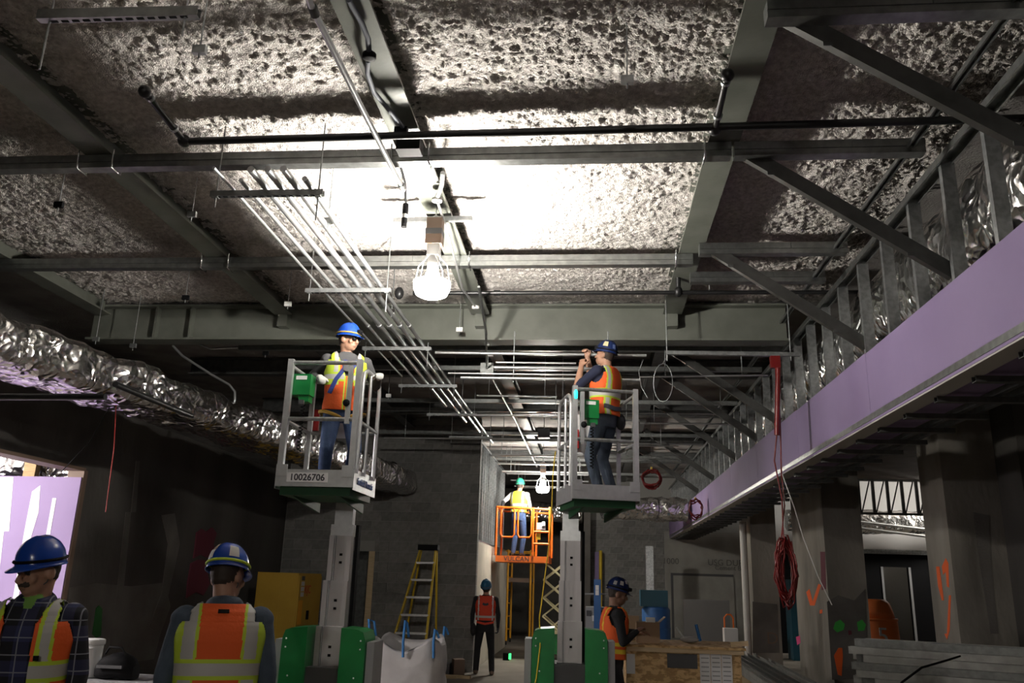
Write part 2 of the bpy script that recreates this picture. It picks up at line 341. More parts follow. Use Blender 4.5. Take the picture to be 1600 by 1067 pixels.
text('board_print', 'USG DUROCK', .25, PY(1148, 880, YF-.08), (1,0,0), (0,0,1), 'faded_ink', wf); text('board_print', 'Cement Board', .19, PY(1147, 888, YF-.08), (1,0,0), (0,0,1), 'faded_ink', wf)
text('board_print', '1000', .25, PY(1048, 877, YF-.08), (1,0,0), (0,0,1), 'faded_ink', wf)
MB().span((5.0, YF-.03, 2.75), (11.5, YF+.01, 4.94)).build('added_pale_panel', 'offwhite', wf)  # off-white panel added to brighten the view behind the framing
MB().span((-11.9, 2, 3.7), (-11.7, 18, 5.05)).build('wall_plenum', 'dark_grey', kind='structure')
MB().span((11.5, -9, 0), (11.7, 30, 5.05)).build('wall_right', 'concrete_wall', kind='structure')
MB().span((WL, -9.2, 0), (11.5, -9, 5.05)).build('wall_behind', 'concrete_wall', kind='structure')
# lowered ceiling beyond the piers
MB().span((4.3, 15.5, 4.45), (11.4, 22.0, 4.6)).build('ceiling_lowered', 'dull_ceiling', kind='structure')
# ------------------------------------------------------------------ steel beams
def ibeam(mb, p, q, w, d, tf=.02, tw=.015):
    a = w/2
    return mb.prof(p, q, [(-a,0),(a,0),(a,tf),(tw/2,tf),(tw/2,d-tf),(a,d-tf),(a,d),(-a,d),(-a,d-tf),(-tw/2,d-tf),(-tw/2,tf),(-a,tf)])
GY = 9.42
BEAMS = [(-6.12, 'end'), (-3.78, 'a'), (-1.34, 'b'), (.93, 'c')]
blab = {-6.12: 'painted steel ceiling beam along the dark wall above the foil duct', -3.78: 'painted steel ceiling beam crossing over the hanging conduit stub at the duct side',
        -1.34: 'painted steel ceiling beam directly over the bright hanging work lamp', .93: 'painted steel ceiling beam nearest the purple bulkhead and diagonal braces'}
for x, _ in BEAMS:
    ibeam(MB(), (x, -4, 4.77), (x, GY, 4.77), .22, .2).build('steel_beam', 'beam_paint', label=blab[x], cat='beam', group='ceiling beams')
gd = thing('steel_girder', 'deep painted steel girder spanning the room above both lift workers', 'girder', (-2, GY, 4.455))
ibeam(MB(), (WL, GY+.12, 4.455), (2.25, GY+.12, 4.455), .24, .45, .025, .02).build('girder_profile', 'beam_paint', gd)
for x, _ in BEAMS[1:]:
    mb = MB().span((x-.06, GY-.02, 4.62), (x+.06, GY+.11, 4.79))
    mb.build('beam_connection', 'beam_paint', gd)
for k, (xx, hh) in enumerate(((PY(240, 510, GY).x, .3), (PY(295, 510, GY).x, .3))):
    MB().span((xx-.012, GY+.02, 4.485), (xx+.012, GY+.11, 4.9)).build('stiffener', 'beam_paint', gd)
for k, y in enumerate((12.2, 15.2, 18.4, 21.4)):
    ibeam(MB(), (WL, y, 4.68), (2.75, y, 4.68), .16, .26).build('steel_beam', 'dark_steel', label=f'dark cross beam beyond the deep girder, {ORD[k]} behind it', cat='beam', group='far cross beams')
for k, x in enumerate((-3.78, -1.34, .93)):
    ibeam(MB(), (x, GY+.25, 4.72), (x, 26, 4.72), .18, .2).build('steel_beam', 'dark_steel', label=('dark lengthwise beam beyond the girder, ' + ['above the cable tray side of the duct', 'in line with the bright lamp', 'in line with the bulkhead braces'][k]), cat='beam', group='far lengthwise beams')
# ------------------------------------------------------------------ stud purlins under the beams
PURL = [(3.95, .93, 2.3, 'short metal stud purlin high at the top edge beside the purple bulkhead'),
        (5.46, -6.2, .98, 'long dark metal stud purlin crossing in front of the bright ceiling patch'),
        (5.46, 1.0, 2.3, 'short metal stud purlin under the black pipe beside the bulkhead'),
        (7.56, -6.2, .95, 'long pale metal stud purlin passing behind the bright work lamp'),
        (7.3, .98, 2.3, 'short metal stud purlin meeting the third diagonal brace'),
        (8.05, .98, 2.3, 'thin short stud purlin just in front of the deep girder')]
for y, x0, x1, lab in PURL:
    t = thing('stud_purlin', lab, 'metal stud', ((x0+x1)/2, y, 4.65), group='stud purlins')
    z0 = 4.655
    MB().span((x0, y-.045, z0), (x1, y+.045, z0+.045)).build('track', 'track_steel', t)
    mid = x0+(x1-x0)*.62
    MB().span((x0, y-.051, z0+.047), (mid, y+.05, z0+.105)).build('stud', 'track_steel', t)
    MB().span((mid+.004, y-.051, z0+.047), (x1, y+.05, z0+.105)).build('stud', 'track_steel', t)
    if x1-x0 > 3:
        for bx, _ in BEAMS[1:]:
            for s in (-1, 1):
                xx = bx+s*.14
                if not x0 < xx < x1: continue
                MB().tube([(xx, y-.07, 4.79), (xx, y-.062, z0-.01), (xx, y+.06, z0-.012), (xx, y+.07, 4.79)], .007, 8).build('clip_rod', 'chrome', t)
for k, y in enumerate((10.1, 11.3, 13.3, 14.3, 16.4, 17.5, 19.4, 20.4, 22.6)):
    MB().chan((-4.6+.3*(k % 3), y, 4.50+.05*(k % 2)), (2.3, y, 4.50+.05*(k % 2)), .07, .06).build('stud_purlin', 'track_steel', label=f'galvanized stud purlin in the dark beyond the girder, {ORD[k]} behind it', cat='metal stud', group='far stud purlins')
# ------------------------------------------------------------------ purple bulkhead
BX, BZ0, BZ1 = 2.35, 3.09, 3.70
bh = thing('drywall_bulkhead', 'long purple drywall bulkhead on metal studs hung along the room', 'bulkhead', (BX, 14, BZ0))
ys = [1.2, 3.4, PX(1375, 600, BX).y, 9.75, 12.2, 14.6, 17.0, 19.5, 22.0, 24.4, YF-.2]
ys[2] = 7.2
for a, b_ in zip(ys, ys[1:]):
    MB().span((BX, a+.003, BZ0), (BX+.016, b_-.003, BZ1+random.uniform(-.012, .012))).build('drywall_panel', 'purple_board', bh)
MB().span((BX, 1.2, BZ0-.014), (BX+.16, YF-.2, BZ0-.002)).build('bottom_edge', 'board_edge', bh)
for a, b_ in zip(ys, ys[1:]):
    MB().span((BX+.17, a+.004, BZ0+.01), (BX+.45, b_-.004, BZ0+.026)).build('soffit_panel', 'purple_board', bh)
sm = MB().chan((0,0,0), (0,0,1.48), .09, .045, up=(0,1,0)).mesh('stud', 'galvanized')
y = 2.28
while y < YF-.3:
    put('stud', sm, bh, Vector((BX+.064, y, 3.13))-bh.location); y += .62
MB().chan((BX+.045, 1.2, 4.585), (BX+.045, YF-.2, 4.585), .1, .05, up=(0,0,-1)).build('top_track', 'track_steel', bh)
MB().chan((BX+.045, 1.2, 3.11), (BX+.045, YF-.2, 3.11), .1, .05).build('bottom_track', 'track_steel', bh)
fm = MB().chan((0,0,0), (.62,0,0), .06, .04).mesh('furring', 'dark_steel')
y = 3.0
while y < YF-.4:
    put('furring', fm, bh, Vector((BX+.1, y, BZ0-.06))-bh.location); y += .62
for xx in (BX+.52, BX+.66):
    MB().chan((xx, 1.2, BZ0-.01), (xx, YF-.3, BZ0-.01), .045, .04).build('runner_channel', 'dark_steel', bh)
MB().chan((2.2, 2, 4.72), (2.2, 24, 4.72), .05, .03, up=(0,0,-1)).build('ceiling_channel', 'track_steel', label='thin slotted channel along the ceiling above the bulkhead studs', cat='channel')
KICK = [(4.02, 'first'), (5.5, 'second'), (7.3, 'third'), (10.9, 'fourth'), (12.3, 'fifth'), (14.2, 'sixth'), (17.0, 'seventh'), (19.5, 'eighth')]
for y, n in KICK:
    t = thing('diagonal_brace', f'{n} diagonal stud brace down to the bulkhead, counted from the top edge', 'brace', (1.7, y, 3.7), group='bulkhead braces')
    p, q = Vector((1.04, y, 4.69)), Vector((BX+.03, y-.02, 3.74))
    MB().chan(p, q, .05, .1, up=(1,0,1)).build('stud', 'brace_steel_shaded', t)
    for f in (.16, .82): MB().box(p.lerp(q, f)+Vector((.0,-.03,0)), (.05, .006, .025)).build('screw_plate', 'dark_steel', t)
# round foil duct behind the studs
def foil_tube(cs, w, h, seg=40, st=.06, amp=.05, fx=4.0, power=2.6, seed=0):
    """wrinkled wrapped duct following centre points"""
    cs = [Vector(c) for c in cs]; L = [0]
    for a, b_ in zip(cs, cs[1:]): L.append(L[-1]+(b_-a).length)
    n = int(L[-1]/st)+1; rows = []
    for i in range(n):
        s = L[-1]*i/(n-1); k = max(j for j in range(len(cs)-1) if L[j] <= s+1e-9); f = (s-L[k])/(L[k+1]-L[k])
        c = cs[k].lerp(cs[k+1], f); t = (cs[k+1]-cs[k]).normalized(); x = t.cross(Vector((0,0,1))).normalized(); yv = x.cross(t); row = []
        sag = .5+.5*math.cos(s*2*math.pi/1.25+seed)
        for j in range(seg):
            th = 2*math.pi*j/seg; ca, sa = math.cos(th), math.sin(th)
            rr = (abs(ca)**power+abs(sa)**power)**(-1/power)
            p = Vector((ca*rr*w/2, sa*rr*h/2, s))
            d = amp*(noise.noise(p*fx+Vector((seed,0,0)))+.5*abs(noise.noise(p*fx*2.7))+.3*noise.noise(Vector((p.x*2, p.y*2, s*14))))-.02*sag
            row.append(c+x*p.x*(1+d/w*2)+yv*p.y*(1+d/h*2))
        rows.append(row)
    mb = MB().grid(rows, wrap=True, smooth=True)
    for row, fl in ((rows[0], 1), (rows[-1], 0)): mb.add(row, [tuple(range(seg)) if fl else tuple(range(seg-1, -1, -1))])
    return mb
foil_tube([(2.93, 3.0, 4.20), (2.93, 15, 4.20), (2.93, 18.8, 4.2)], .86, .90, 36, .07, .05, 3.5, 2.2, 3).build('insulated_duct', 'foil', label='round foil-wrapped duct behind the bulkhead studs', cat='duct')
foil_tube([(-8.8, 10.4, 3.0), (-6.65, 10.4, 3.0)], .5, .55, 24, .08, .06, 4, 2.6, 12).build('insulated_duct', 'foil', label='bright foil-wrapped duct above the purple board in the opening', cat='duct')
dl = foil_tube([(-5.6, 1.5, 3.61), (-5.42, 5.0, 3.60), (-5.33, 6.6, 3.59), (-4.65, 10.2, 3.57), (-3.93, 16.85, 3.58)], .78, .44, 48, .05, .045, 4.0, 5.0, 1)
dl.build('insulated_duct', 'foil', label='long foil-wrapped duct hung along the dark concrete wall', cat='duct')
# ================================================================== CONCRETE PIERS ON THE RIGHT
def smear(mb_parent, face, pts, m, at, d=.004, name='spray_mark'):
    """flat paint patch on a pier face; face 'x' or 'y' with the plane's coordinate"""
    P = [(PX(px, py, at) if face == 'x' else PY(px, py, at)) for px, py in pts]; n = len(P)
    off = Vector((-d,0,0)) if face == 'x' else Vector((0,-d,0))
    return MB().add([p+off for p in P]+P, [tuple(range(n))]+[(i, (i+1) % n, n+(i+1) % n, n+i) for i in range(n)]).build(name, m, mb_parent)
# pier beside the orange drum
AX0, AY0, AX1, AY1 = PY(1292, 900, 15.0).x, 15.0, PY(1353, 900, 15.0).x, 17.3
pa = thing('concrete_column', 'concrete pier with green and orange spray marks beside the orange drum', 'column', ((AX0+AX1)/2, 16, 0))
MB().span((AX0, AY0, 0), (AX1, AY1, 4.94)).build('shaft', 'concrete_column', pa)
smear(pa, 'y', [(1292,940),(1310,930),(1335,938),(1352,920),(1356,1060),(1300,1062)], 'concrete_patch', AY0, .01, 'rough_patch')
smear(pa, 'y', [(1305,972),(1313,968),(1320,975),(1318,984),(1308,988),(1302,982)], 'spray_green', AY0-.011); smear(pa, 'y', [(1339,972),(1347,968),(1353,976),(1350,985),(1341,986)], 'spray_green', AY0-.011)
smear(pa, 'y', [(1335,1010),(1346,1005),(1340,1028),(1333,1030)], 'spray_green', AY0-.011)
smear(pa, 'y', [(1310,1012),(1316,1012),(1317,1025),(1315,1056),(1309,1054),(1303,1024)], 'spray_orange', AY0-.011)
smear(pa, 'y', [(1325,985),(1330,985),(1331,991),(1326,992)], 'spray_dark_pink', AY0-.011)
smear(pa, 'x', [(1260,925),(1265,920),(1270,940),(1279,912),(1283,914),(1273,946),(1266,946)], 'spray_orange', AX0)
smear(pa, 'x', [(1281,953),(1285,952),(1285,958),(1281,959)], 'spray_orange', AX0)
smear(pa, 'x', [(1282,862),(1289,862),(1291,920),(1284,922)], 'spray_dark_pink', AX0)
smear(pa, 'x', [(1244,995),(1250,993),(1251,1004),(1246,1008)], 'spray_pink', AX0)
# pier behind the stud stack
BX0, BY0 = PY(1484, 850, 11.0).x, 11.0
pb = thing('concrete_column', 'wide concrete pier with orange arrow marks behind the stacked steel studs', 'column', (BX0+.45, 11.4, 0))
MB().span((BX0, BY0, 0), (PY(1578, 700, 11.0).x, 11.75, 4.94)).build('shaft', 'concrete_column', pb)
smear(pb, 'x', [(1463,885),(1468,885),(1474,930),(1475,938),(1472,938),(1466,915)], 'spray_orange', BX0)
smear(pb, 'x', [(1472,885),(1478,872),(1482,880),(1483,918),(1480,916),(1478,893),(1474,898)], 'spray_orange', BX0)
smear(pb, 'x', [(1483,930),(1486,930),(1484,985),(1480,999),(1476,990),(1480,990)], 'spray_orange', BX0)
smear(pb, 'y', [(1520,800),(1545,805),(1550,900),(1560,990),(1548,990),(1530,880)], 'concrete_patch', BY0, .004, 'wash_streak')
pc = thing('concrete_column', 'dark concrete pier marked with a letter D next to the hanging red cord', 'column', (3.7, 20, 0))
CX0 = PY(1176, 900, 19.0).x
MB().span((CX0, 19.0, 0), (PY(1216, 900, 19.0).x, 20.3, 4.94)).build('shaft', 'concrete_column', pc)
smear(pc, 'y', [(1176,940),(1214,944),(1218,1020),(1176,1020)], 'concrete_patch', 19.0, .01, 'rough_patch')
text('painted_letter', 'D', .34, PY(1207, 998, 18.985), (1,0,0), (0,0,1), 'brown', pc)
MB().span((PY(1590, 700, 10.4).x, 10.4, 0), (7.2, 11.2, 4.94)).build('concrete_column', 'concrete_wall', label='dark concrete pier at the far edge past the wide marked pier', cat='column')
MB().tube([(CX0-.16, 19.0, 0), (CX0-.16, 19.0, 3.1)], .075, 12).build('vertical_pipe', 'board_edge', label='pale vertical pipe standing against the dark lettered pier', cat='pipe')
# drop wall between piers: shelf line, dark storefront with door, frame studs, lit foil duct
sf = thing('wall_storefront', None, None, (8, 25, 0), kind='structure')
z0 = PY(1400, 866, 25).z; xa, xb = PY(1345, 900, 25).x, 11.4
dx0, dx1, dz = PY(1384, 940, 25).x, PY(1424, 940, 25).x, PY(1400, 886, 25).z
MB().span((5.2, 25, 0), (dx0, 25.12, z0)).build('wall_panel', 'black', sf); MB().span((dx1, 25, 0), (xb, 25.12, z0)).build('wall_panel', 'black', sf)
MB().span((dx0, 25, dz), (dx1, 25.12, z0)).build('door_head', 'black', sf)
MB().span((5.2, 24.85, z0), (xb, 25.2, z0+.12)).build('ledge', 'galvanized', sf)
MB().span((dx0-.06, 24.97, 0), (dx0, 25.0, dz)).build('door_jamb', 'grey', sf); MB().span((dx1, 24.97, 0), (dx1+.06, 25.0, dz)).build('door_jamb', 'grey', sf)
fr = thing('truss_framing', 'dark stud and diagonal framing against the brightly lit foil between the piers', 'framing', (7.5, 22.4, 3.5))
zt, zb = PY(1400, 752, 22.4).z, PY(1400, 805, 22.4).z
for z in (zt, zb): MB().chan((5.6, 22.4, z), (11.2, 22.4, z), .08, .06).build('rail', 'dark_steel', fr)
x = 5.75
k = 0
while x < 11.0:
    MB().bar((x, 22.4, zb), (x, 22.4, zt), .07, .06, up=(0,1,0)).build('stud', 'dark_steel', fr)
    MB().bar((x+.04, 22.44, zb), (x+.30, 22.44, zt), .03, .02, up=(0,1,0)).build('diagonal', 'dark_steel', fr); x += .36
foil_tube([(5.4, 24.3, 3.55), (11.3, 24.3, 3.55)], .5, .62, 24, .08, .06, 4, 2.6, 5).build('insulated_duct', 'foil', label='brightly lit foil-wrapped duct seen between two concrete piers', cat='duct')
for k, dzz in enumerate((.0, .22)):
    MB().tube([(5.5, 23.4, 3.62-dzz*.6), (11.2, 23.4, 3.1-dzz)], .035, 8).build('pipe_run', 'white', label=f'{["upper","lower"][k]} slanting white pipe in front of the bright foil duct', cat='pipe', group='slanting white pipes')
MB().span((PY(1386,920,28).x-1.2, 28, 0), (11.4, 28.1, 3.4)).build('wall_beyond', 'offwhite', kind='structure')
sh = thing('storage_rack', 'yellow storage rack seen deep through the dark doorway', 'rack', (9.4, 27.2, 0))
for xx in (8.8, 9.8): MB().span((xx-.04, 27.2, 0), (xx+.04, 27.28, 2.6)).build('upright', 'yellow', sh)
for zz in (1.0, 2.1): MB().span((8.76, 27.1, zz), (9.84, 27.5, zz+.09)).build('shelf_beam', 'yellow', sh)
MB().span((8.9, 27.15, 1.092), (9.6, 27.45, 1.5)).build('crate_bin', 'dark_grey', label='dark bin on the yellow storage rack', cat='bin')
t = thing('window_stand_in', 'glowing tube standing in for the bright window deep through the dark doorway', 'light', PY(1405, 917, 27.6))  # added glowing tube in place of the bright window past the doorway
q = PY(1405, 917, 27.6); MB().span((q.x-.55, 27.58, q.z-.09), (q.x+.55, 27.62, q.z+.05)).build('tube', 'window_glow', t); MB().span((q.x-.6, 27.62, q.z-.1), (q.x+.6, 27.7, q.z+.12)).build('housing', 'white', t)
MB().tube([(q.x, 27.66, q.z+.1), (q.x, 27.66, DECK)], .012, 6).build('hanger', 'galvanized', t)
# orange drum
dr = thing('orange_drum', 'orange plastic drum marked 5 behind the steel stud stack', 'drum', (PY(1362, 960, 14.2).x, 14.2, 0)); dr.location.x += .17
dr.location.y = 17.9
q = PY(1366, 960, 17.9); dr.location.x = q.x+.02
ztop = PY(1366, 936, 17.9).z
MB().lathe((0,0,0), [(.44,0),(.42,.5),(.40,ztop-.42),(.37,ztop-.36)], 28).build('lower_section', 'barrel_orange', dr, local=True)
MB().lathe((0,0,ztop-.37), [(.36,0),(.33,.14),(.28,.30),(.20,.37)], 28).build('upper_section', 'barrel_orange', dr, local=True)
MB().lathe((0,0,ztop-.40), [(.405,0),(.41,.02),(.405,.05)], 28).build('rim', 'barrel_orange', dr, local=True)
text('painted_number', '5', .42, (-.02, -.425, ztop-.68), (1,-.02,0), (0,0,1), 'offwhite', dr, local=True, ext=.012)
MB().span((PX(1222, 900, 5.0).x, 22.6, 0), (5.9, 23.2, PY(1226, 905, 22.6).z)).build('blue_cabinet', ['teal'], label='tall blue cabinet in the gap behind the hanging red cord', cat='cabinet')
# steel stud stacks
st = random.Random(3)
def stud_stack(p, q, layers, cols, w, h, grp, where, z0):
    p, q = Vector(p), Vector(q); dvec = (q-p).normalized(); side = Vector((-dvec.y, dvec.x, 0)); L = (q-p).length
    k = 0
    for l in range(layers):
        for c_ in range(cols):
            if l == layers-1 and c_ >= cols-2 and cols > 3: continue
            s = side*((c_-(cols-1)/2)*(w+.008)+st.uniform(-.01,.01)); j = dvec*st.uniform(-.22, .12); zz = z0+l*(h+.004)
            a = p+s+j; b_ = q+s+j; a.z = b_.z = zz
            lv = ['bottom'] + ['lower']*(layers) ; name = f'{ORD[l]} layer up, {ORD[c_]} across'
            MB().chan(a, b_, w, h, .005, .014, up=(0,0,1) if k % 2 else (0,0,1)).build('steel_stud', 'stud_dull' if st.random() < .7 else 'track_steel', label=f'galvanized stud in the {where}, {name}', cat='metal stud', group=grp)
            k += 1
    return k
A, B = PZ(1370, 1000, 1.16), PZ(1610, 1014, 1.16)
A2 = A+(A-B).normalized()*.1
dirv = (B-A).normalized()
for k, f in enumerate((.25, 1.25, 2.2)):
    c0 = A+dirv*f; c0.z = 0
    MB().box(c0+Vector((0,0,.25)), (.12, .75, .50), rz=math.atan2(dirv.y, dirv.x)).build('timber_support', 'dark_grey', label=f'dark support block under the tall stud stack, {ORD[k]} from the orange drum', cat='support block', group='stack supports')
stud_stack(A2, B+dirv*1.2, 8, 5, .12, .08, 'tall stud stack', 'tall stack before the wide pier', .505)
C0, C1 = Vector((2.95, 17.4, 0)), Vector((2.75, 10.9, 0))
for k, y in enumerate((12.0, 14.5, 16.8)):
    MB().span((2.35, y-.05, 0), (3.3, y+.05, .34)).build('timber_support', 'pale_wood', label=f'pale timber under the long low stud stack, {ORD[k]} from the plywood crate', cat='support block', group='low stack supports')
stud_stack(C0, C1, 2, 7, .12, .07, 'low stud stack', 'long low stack behind the plywood crate', .345)
MB().tube([PZ(1408, 1067, 1.1), PZ(1440, 1043, 1.2), PZ(1478, 1032, 1.22), PZ(1500, 1025, 1.2)], .008, 6).build('black_cable', 'black', label='black cable draped over the tall stud stack', cat='cable')
# ================================================================== PIPES AND CONDUITS
def pipe(name, pts, r, m, label, cat='pipe', group=None, couple=(), cm=None, n=10, hang=()):
    t = thing(name, label, cat, Vector(pts[0]), group=group)
    MB().tube(pts, r, n).build('tube', m, t)
    for c_ in couple:
        c_ = Vector(c_); a = min(range(len(pts)-1), key=lambda i: ((Vector(pts[i])+Vector(pts[i+1]))/2-c_).length); dv = (Vector(pts[a+1])-Vector(pts[a])).normalized()
        MB().tube([c_-dv*r*1.6, c_+dv*r*1.6], r*1.35, n).build('coupling', cm or m, t)
    for f in hang:
        c_ = Vector(pts[0]).lerp(Vector(pts[-1]), f); MB().tube([c_, (c_.x, c_.y, DECK)], .006, 6).build('hanger', 'galvanized', t)
    return t
# five hung conduits
cx = [-2.51, -2.38, -2.26, -2.145, -2.04]; ce = [11.7, 13.2, 14.6, 15.6, 16.9]; cr = [.017,.026,.026,.026,.020]
cn = ['outermost conduit on the duct side', 'second conduit from the duct side', 'middle conduit', 'second conduit from the lamp side', 'outermost conduit on the lamp side']
for x, e, r, n_ in zip(cx, ce, cr, cn):
    pipe('conduit', [(x, 5.06 if r > .02 else 5.2, 4.40+r), (x, e, 4.40+r)], r, 'conduit', f'silver electrical {n_} of the five on the trapezes', 'conduit', 'hung conduits', [(x, yy, 4.40+r) for yy in (8.75, 11.9, 14.0) if yy < e])
    if r > .025:
        MB().tube([(x, 4.82, 4.40+r), (x, 4.80, 4.40+r)], r*.85, 10)
pipe('conduit', [(-2.62, 5.0, 4.41), (-2.62, 5.3, 4.41), (-2.65, 8, 4.41), (-2.65, 11.1, 4.41)], .012, 'conduit', 'thin silver conduit alone beside the five hung conduits', 'conduit')
TY = [5.34, 7.45, 9.55, 11.55, 13.7, 16.0]
for k, y in enumerate(TY):
    t = thing('strut_trapeze', f'slotted strut trapeze under the hung conduits, {ORD[k]} from the conduits\' open ends', 'trapeze', (-2.3, y, 4.35), group='conduit trapezes')
    m_ = 'track_steel' if k == 0 else 'galvanized'
    MB().chan((-2.79, y, 4.355), (-1.94, y, 4.355), .042, .042, up=(0,0,1)).build('strut', m_, t)
    for xx in (-2.75, -1.98):
        MB().tube([(xx, y, 4.27 if xx < -2 else 4.16), (xx, y, DECK if abs(y-9.55) > .13 else 4.455)], .006, 6).build('rod', m_, t)
        MB().box((xx, y, 4.35), (.04, .04, .008)).build('washer', m_, t)
    slot = MB().span((-.018, -.009, 0), (.018, .009, .003)).mesh('slot', 'black')
    for i in range(14): put('slot', slot, t, Vector((-2.73+i*.055, y, 4.352))-t.location)
    for i, x in enumerate(cx):
        if y < ce[i]: MB().box((x, y, 4.40+cr[i]*2), (.006, .05, .02)).build('pipe_strap', m_, t)
# threaded rods with a square plate
RODS = [(92,320,4.6,'over the ceiling panel nearest the dark wall','black'), (300,335,4.6,'just past the beam beside the first trapeze','galvanized'), (450,475,4.55,'above the blue helmet of the bucket worker','white'),
        (513,345,4.45,'at the lamp end of the first trapeze','galvanized'), (612,487,4.45,'at the lamp end of the second trapeze','white'), (675,570,4.45,'at the lamp end of the third trapeze','white'),
        (718,515,4.5,'under the girder beyond the work lamp','white'), (290,465,4.6,'in front of the girder above the duct','black'), (312,78,4.5,'at the end of the top slotted strut','galvanized'),
        (980,125,4.55,'alone on the bare ceiling beside the pier-side beam','galvanized'), (607,618,4.35,'beside the gloved hand, behind the first lift','white'), (415,552,4.5,'above the control box of the first lift','black'),
        (150,530,4.3,'hanging over the foil duct near the wall','galvanized'), (208,540,4.3,'hanging over the foil duct, further along','galvanized')]
for px, py, z, lab, m_ in RODS:
    p = PZ(px, py, z)
    t = thing('hanger_rod', f'thin hanger rod with a small plate, {lab}', 'hanger rod', p, group='hanger rods')
    MB().tube([(p.x, p.y, z-.06), (p.x, p.y, DECK)], .005, 6).build('rod', 'galvanized', t)
    MB().box((p.x, p.y, z), (.075, .03, .05)).build('plate', m_, t)
# the two floor-hung rods of the foil duct
for k, (px, py0, Y) in enumerate(((150, 610, 8.3), (205, 590, 8.6))):
    pass
# short slotted strut top left
t = thing('slotted_strut', 'slotted steel strut hanging high at the top corner over the beam', 'strut', (-2.6, 3.66, 4.6))
MB().chan((-3.04, 3.65, 4.60), (-2.13, 3.67, 4.60), .045, .06, up=(0,0,1)).build('channel', 'track_steel', t)
sl = MB().span((-.02, -.008, 0), (.02, .008, .003)).mesh('slot', 'black')
for i in range(13): put('slot', sl, t, Vector((-2.95+i*.062, 3.66, 4.597))-t.location)
for xx in (-2.98, -2.2): MB().tube([(xx, 3.66, 4.3 if xx < -2.5 else 4.48), (xx, 3.66, DECK)], .006, 6).build('rod', 'galvanized', t)
# conduit dropping to the lamp plug
pipe('conduit', [(-1.46, 3.35, 4.60), (-1.46, 3.56, 4.56), (-1.45, 4.5, 4.55), (-1.435, 5.66, 4.55)], .019, 'conduit', 'silver conduit slanting from the top edge toward the work lamp', 'conduit', None, [(-1.46, 3.6, 4.56), (-1.436, 5.6, 4.55)], 'dark_steel')
# sprinkler pipes
t = pipe('sprinkler_pipe', [(-2.86, 5.0, 4.62), (2.9, 4.94, 4.62)], .026, 'black_pipe', 'black sprinkler pipe across the ceiling in front of the long purlin', 'pipe', None, [], 'black_pipe', 12)
for x in (-2.86, .80):
    MB().tube([(x, 5.0, 4.62), (x-.0, 4.93, 4.62), (x, 4.45, 4.66)], .021, 10).build('branch', 'black_pipe', t)
    MB().ell((x, 4.99, 4.62), (.045,.05,.045)).build('fitting', 'black_pipe', t); MB().ell((x, 4.44, 4.66), (.042,.042,.042)).build('cap', 'black_pipe', t)
    for f in (4.85, 4.52): MB().tube([(x, f, 4.628+(.03 if f < 4.7 else 0)), (x, f-.02, 4.63+(.03 if f < 4.7 else 0))], .03, 10).build('collar', 'galvanized', t)
t = pipe('sprinkler_pipe', [(-1.9, 8.22, 4.62), (2.9, 8.24, 4.62)], .022, 'black_pipe', 'black sprinkler pipe running just in front of the deep girder', 'pipe', None, [(-1.0, 8.22, 4.62)], 'black_pipe', 12)
MB().ell((.88, 8.23, 4.63), (.045,.05,.06)).build('fitting', 'black_pipe', t); MB().tube([(.88, 8.23, 4.64), (.88, 8.2, 4.8)], .026, 10).build('branch', 'black_pipe', t)
MB().tube([(1.2, 8.24, 4.60), (1.2, 8.24, 4.80), (1.14, 8.24, 4.82)], .01, 8).build('hanger', 'chrome', t)
MB().ell((-2.05, 8.22, 4.62), (.05,.05,.07)).build('fitting', 'black_pipe', t)
# wall-side black pipe below the foil duct
pa_, pb_ = PY(60, 619, 6.5), PY(160, 618, 7.0)
pipe('black_pipe', [PY(-20, 620, 6.4), PY(165, 620, 6.4)], .028, 'black_pipe', 'short black pipe crossing under the foil duct', 'pipe')
pipe('black_pipe', [PY(180, 600, 7.3), PY(270, 638, 8.4), PY(430, 700, 12.6)], .030, 'black_pipe', 'long black pipe hung along the foil duct', 'pipe', None, [PY(283, 643, 8.7)], 'galvanized')
# bent conduit ending above the duct
pipe('conduit', [PY(270, 540, 9.8), PY(285, 556, 9.8), PY(330, 585, 9.8), PY(358, 601, 9.8), PY(367, 612, 9.8), PY(367, 625, 9.8), PY(362, 642, 9.8)], .016, 'conduit', 'bent conduit dropping onto the foil duct', 'conduit')
pipe('conduit', [PY(500, 537, 10.2), PY(330, 545, 10.2), PY(300, 533, 10.2), PY(240, 534, 10.2)], .016, 'track_steel', 'offset conduit running above the foil duct beneath the girder', 'conduit')
# conduit run under the middle beam line with box
bxp = PZ(762, 578, 4.34)
pipe('conduit', [(-1.13, 7.75, 4.52), (-1.18, 8.8, 4.37), (bxp.x, bxp.y-.1, 4.34)], .014, 'track_steel', 'dark conduit coming down from the lamp to the grey junction box', 'conduit', None, [(-1.22, 9.3, 4.36)])
pipe('conduit', [(bxp.x, bxp.y+.1, 4.34), (-1.32, 14, 4.36), (-1.36, 20.5, 4.42)], .016, 'conduit', 'bright conduit running away from the grey junction box', 'conduit', None, [(-1.32, 13.2, 4.36)])
t = thing('junction_box', 'grey square junction box among the far conduits', 'junction box', bxp)
MB().box(bxp, (.16, .16, .14)).build('body', 'grey', t); MB().tube([bxp, (bxp.x, bxp.y, DECK)], .006, 6).build('hanger', 'galvanized', t); MB().box(bxp+Vector((0,-.083,0)), (.17,.008,.15)).build('cover', 'track_steel', t)
pq = PZ(850, 678, 4.4)
t = thing('junction_box', 'dark junction box further along the bright conduit', 'junction box', pq)
MB().box(pq, (.22, .2, .16)).build('body', 'dark_grey', t); MB().tube([pq, (pq.x, pq.y, DECK)], .008, 6).build('hanger', 'galvanized', t)
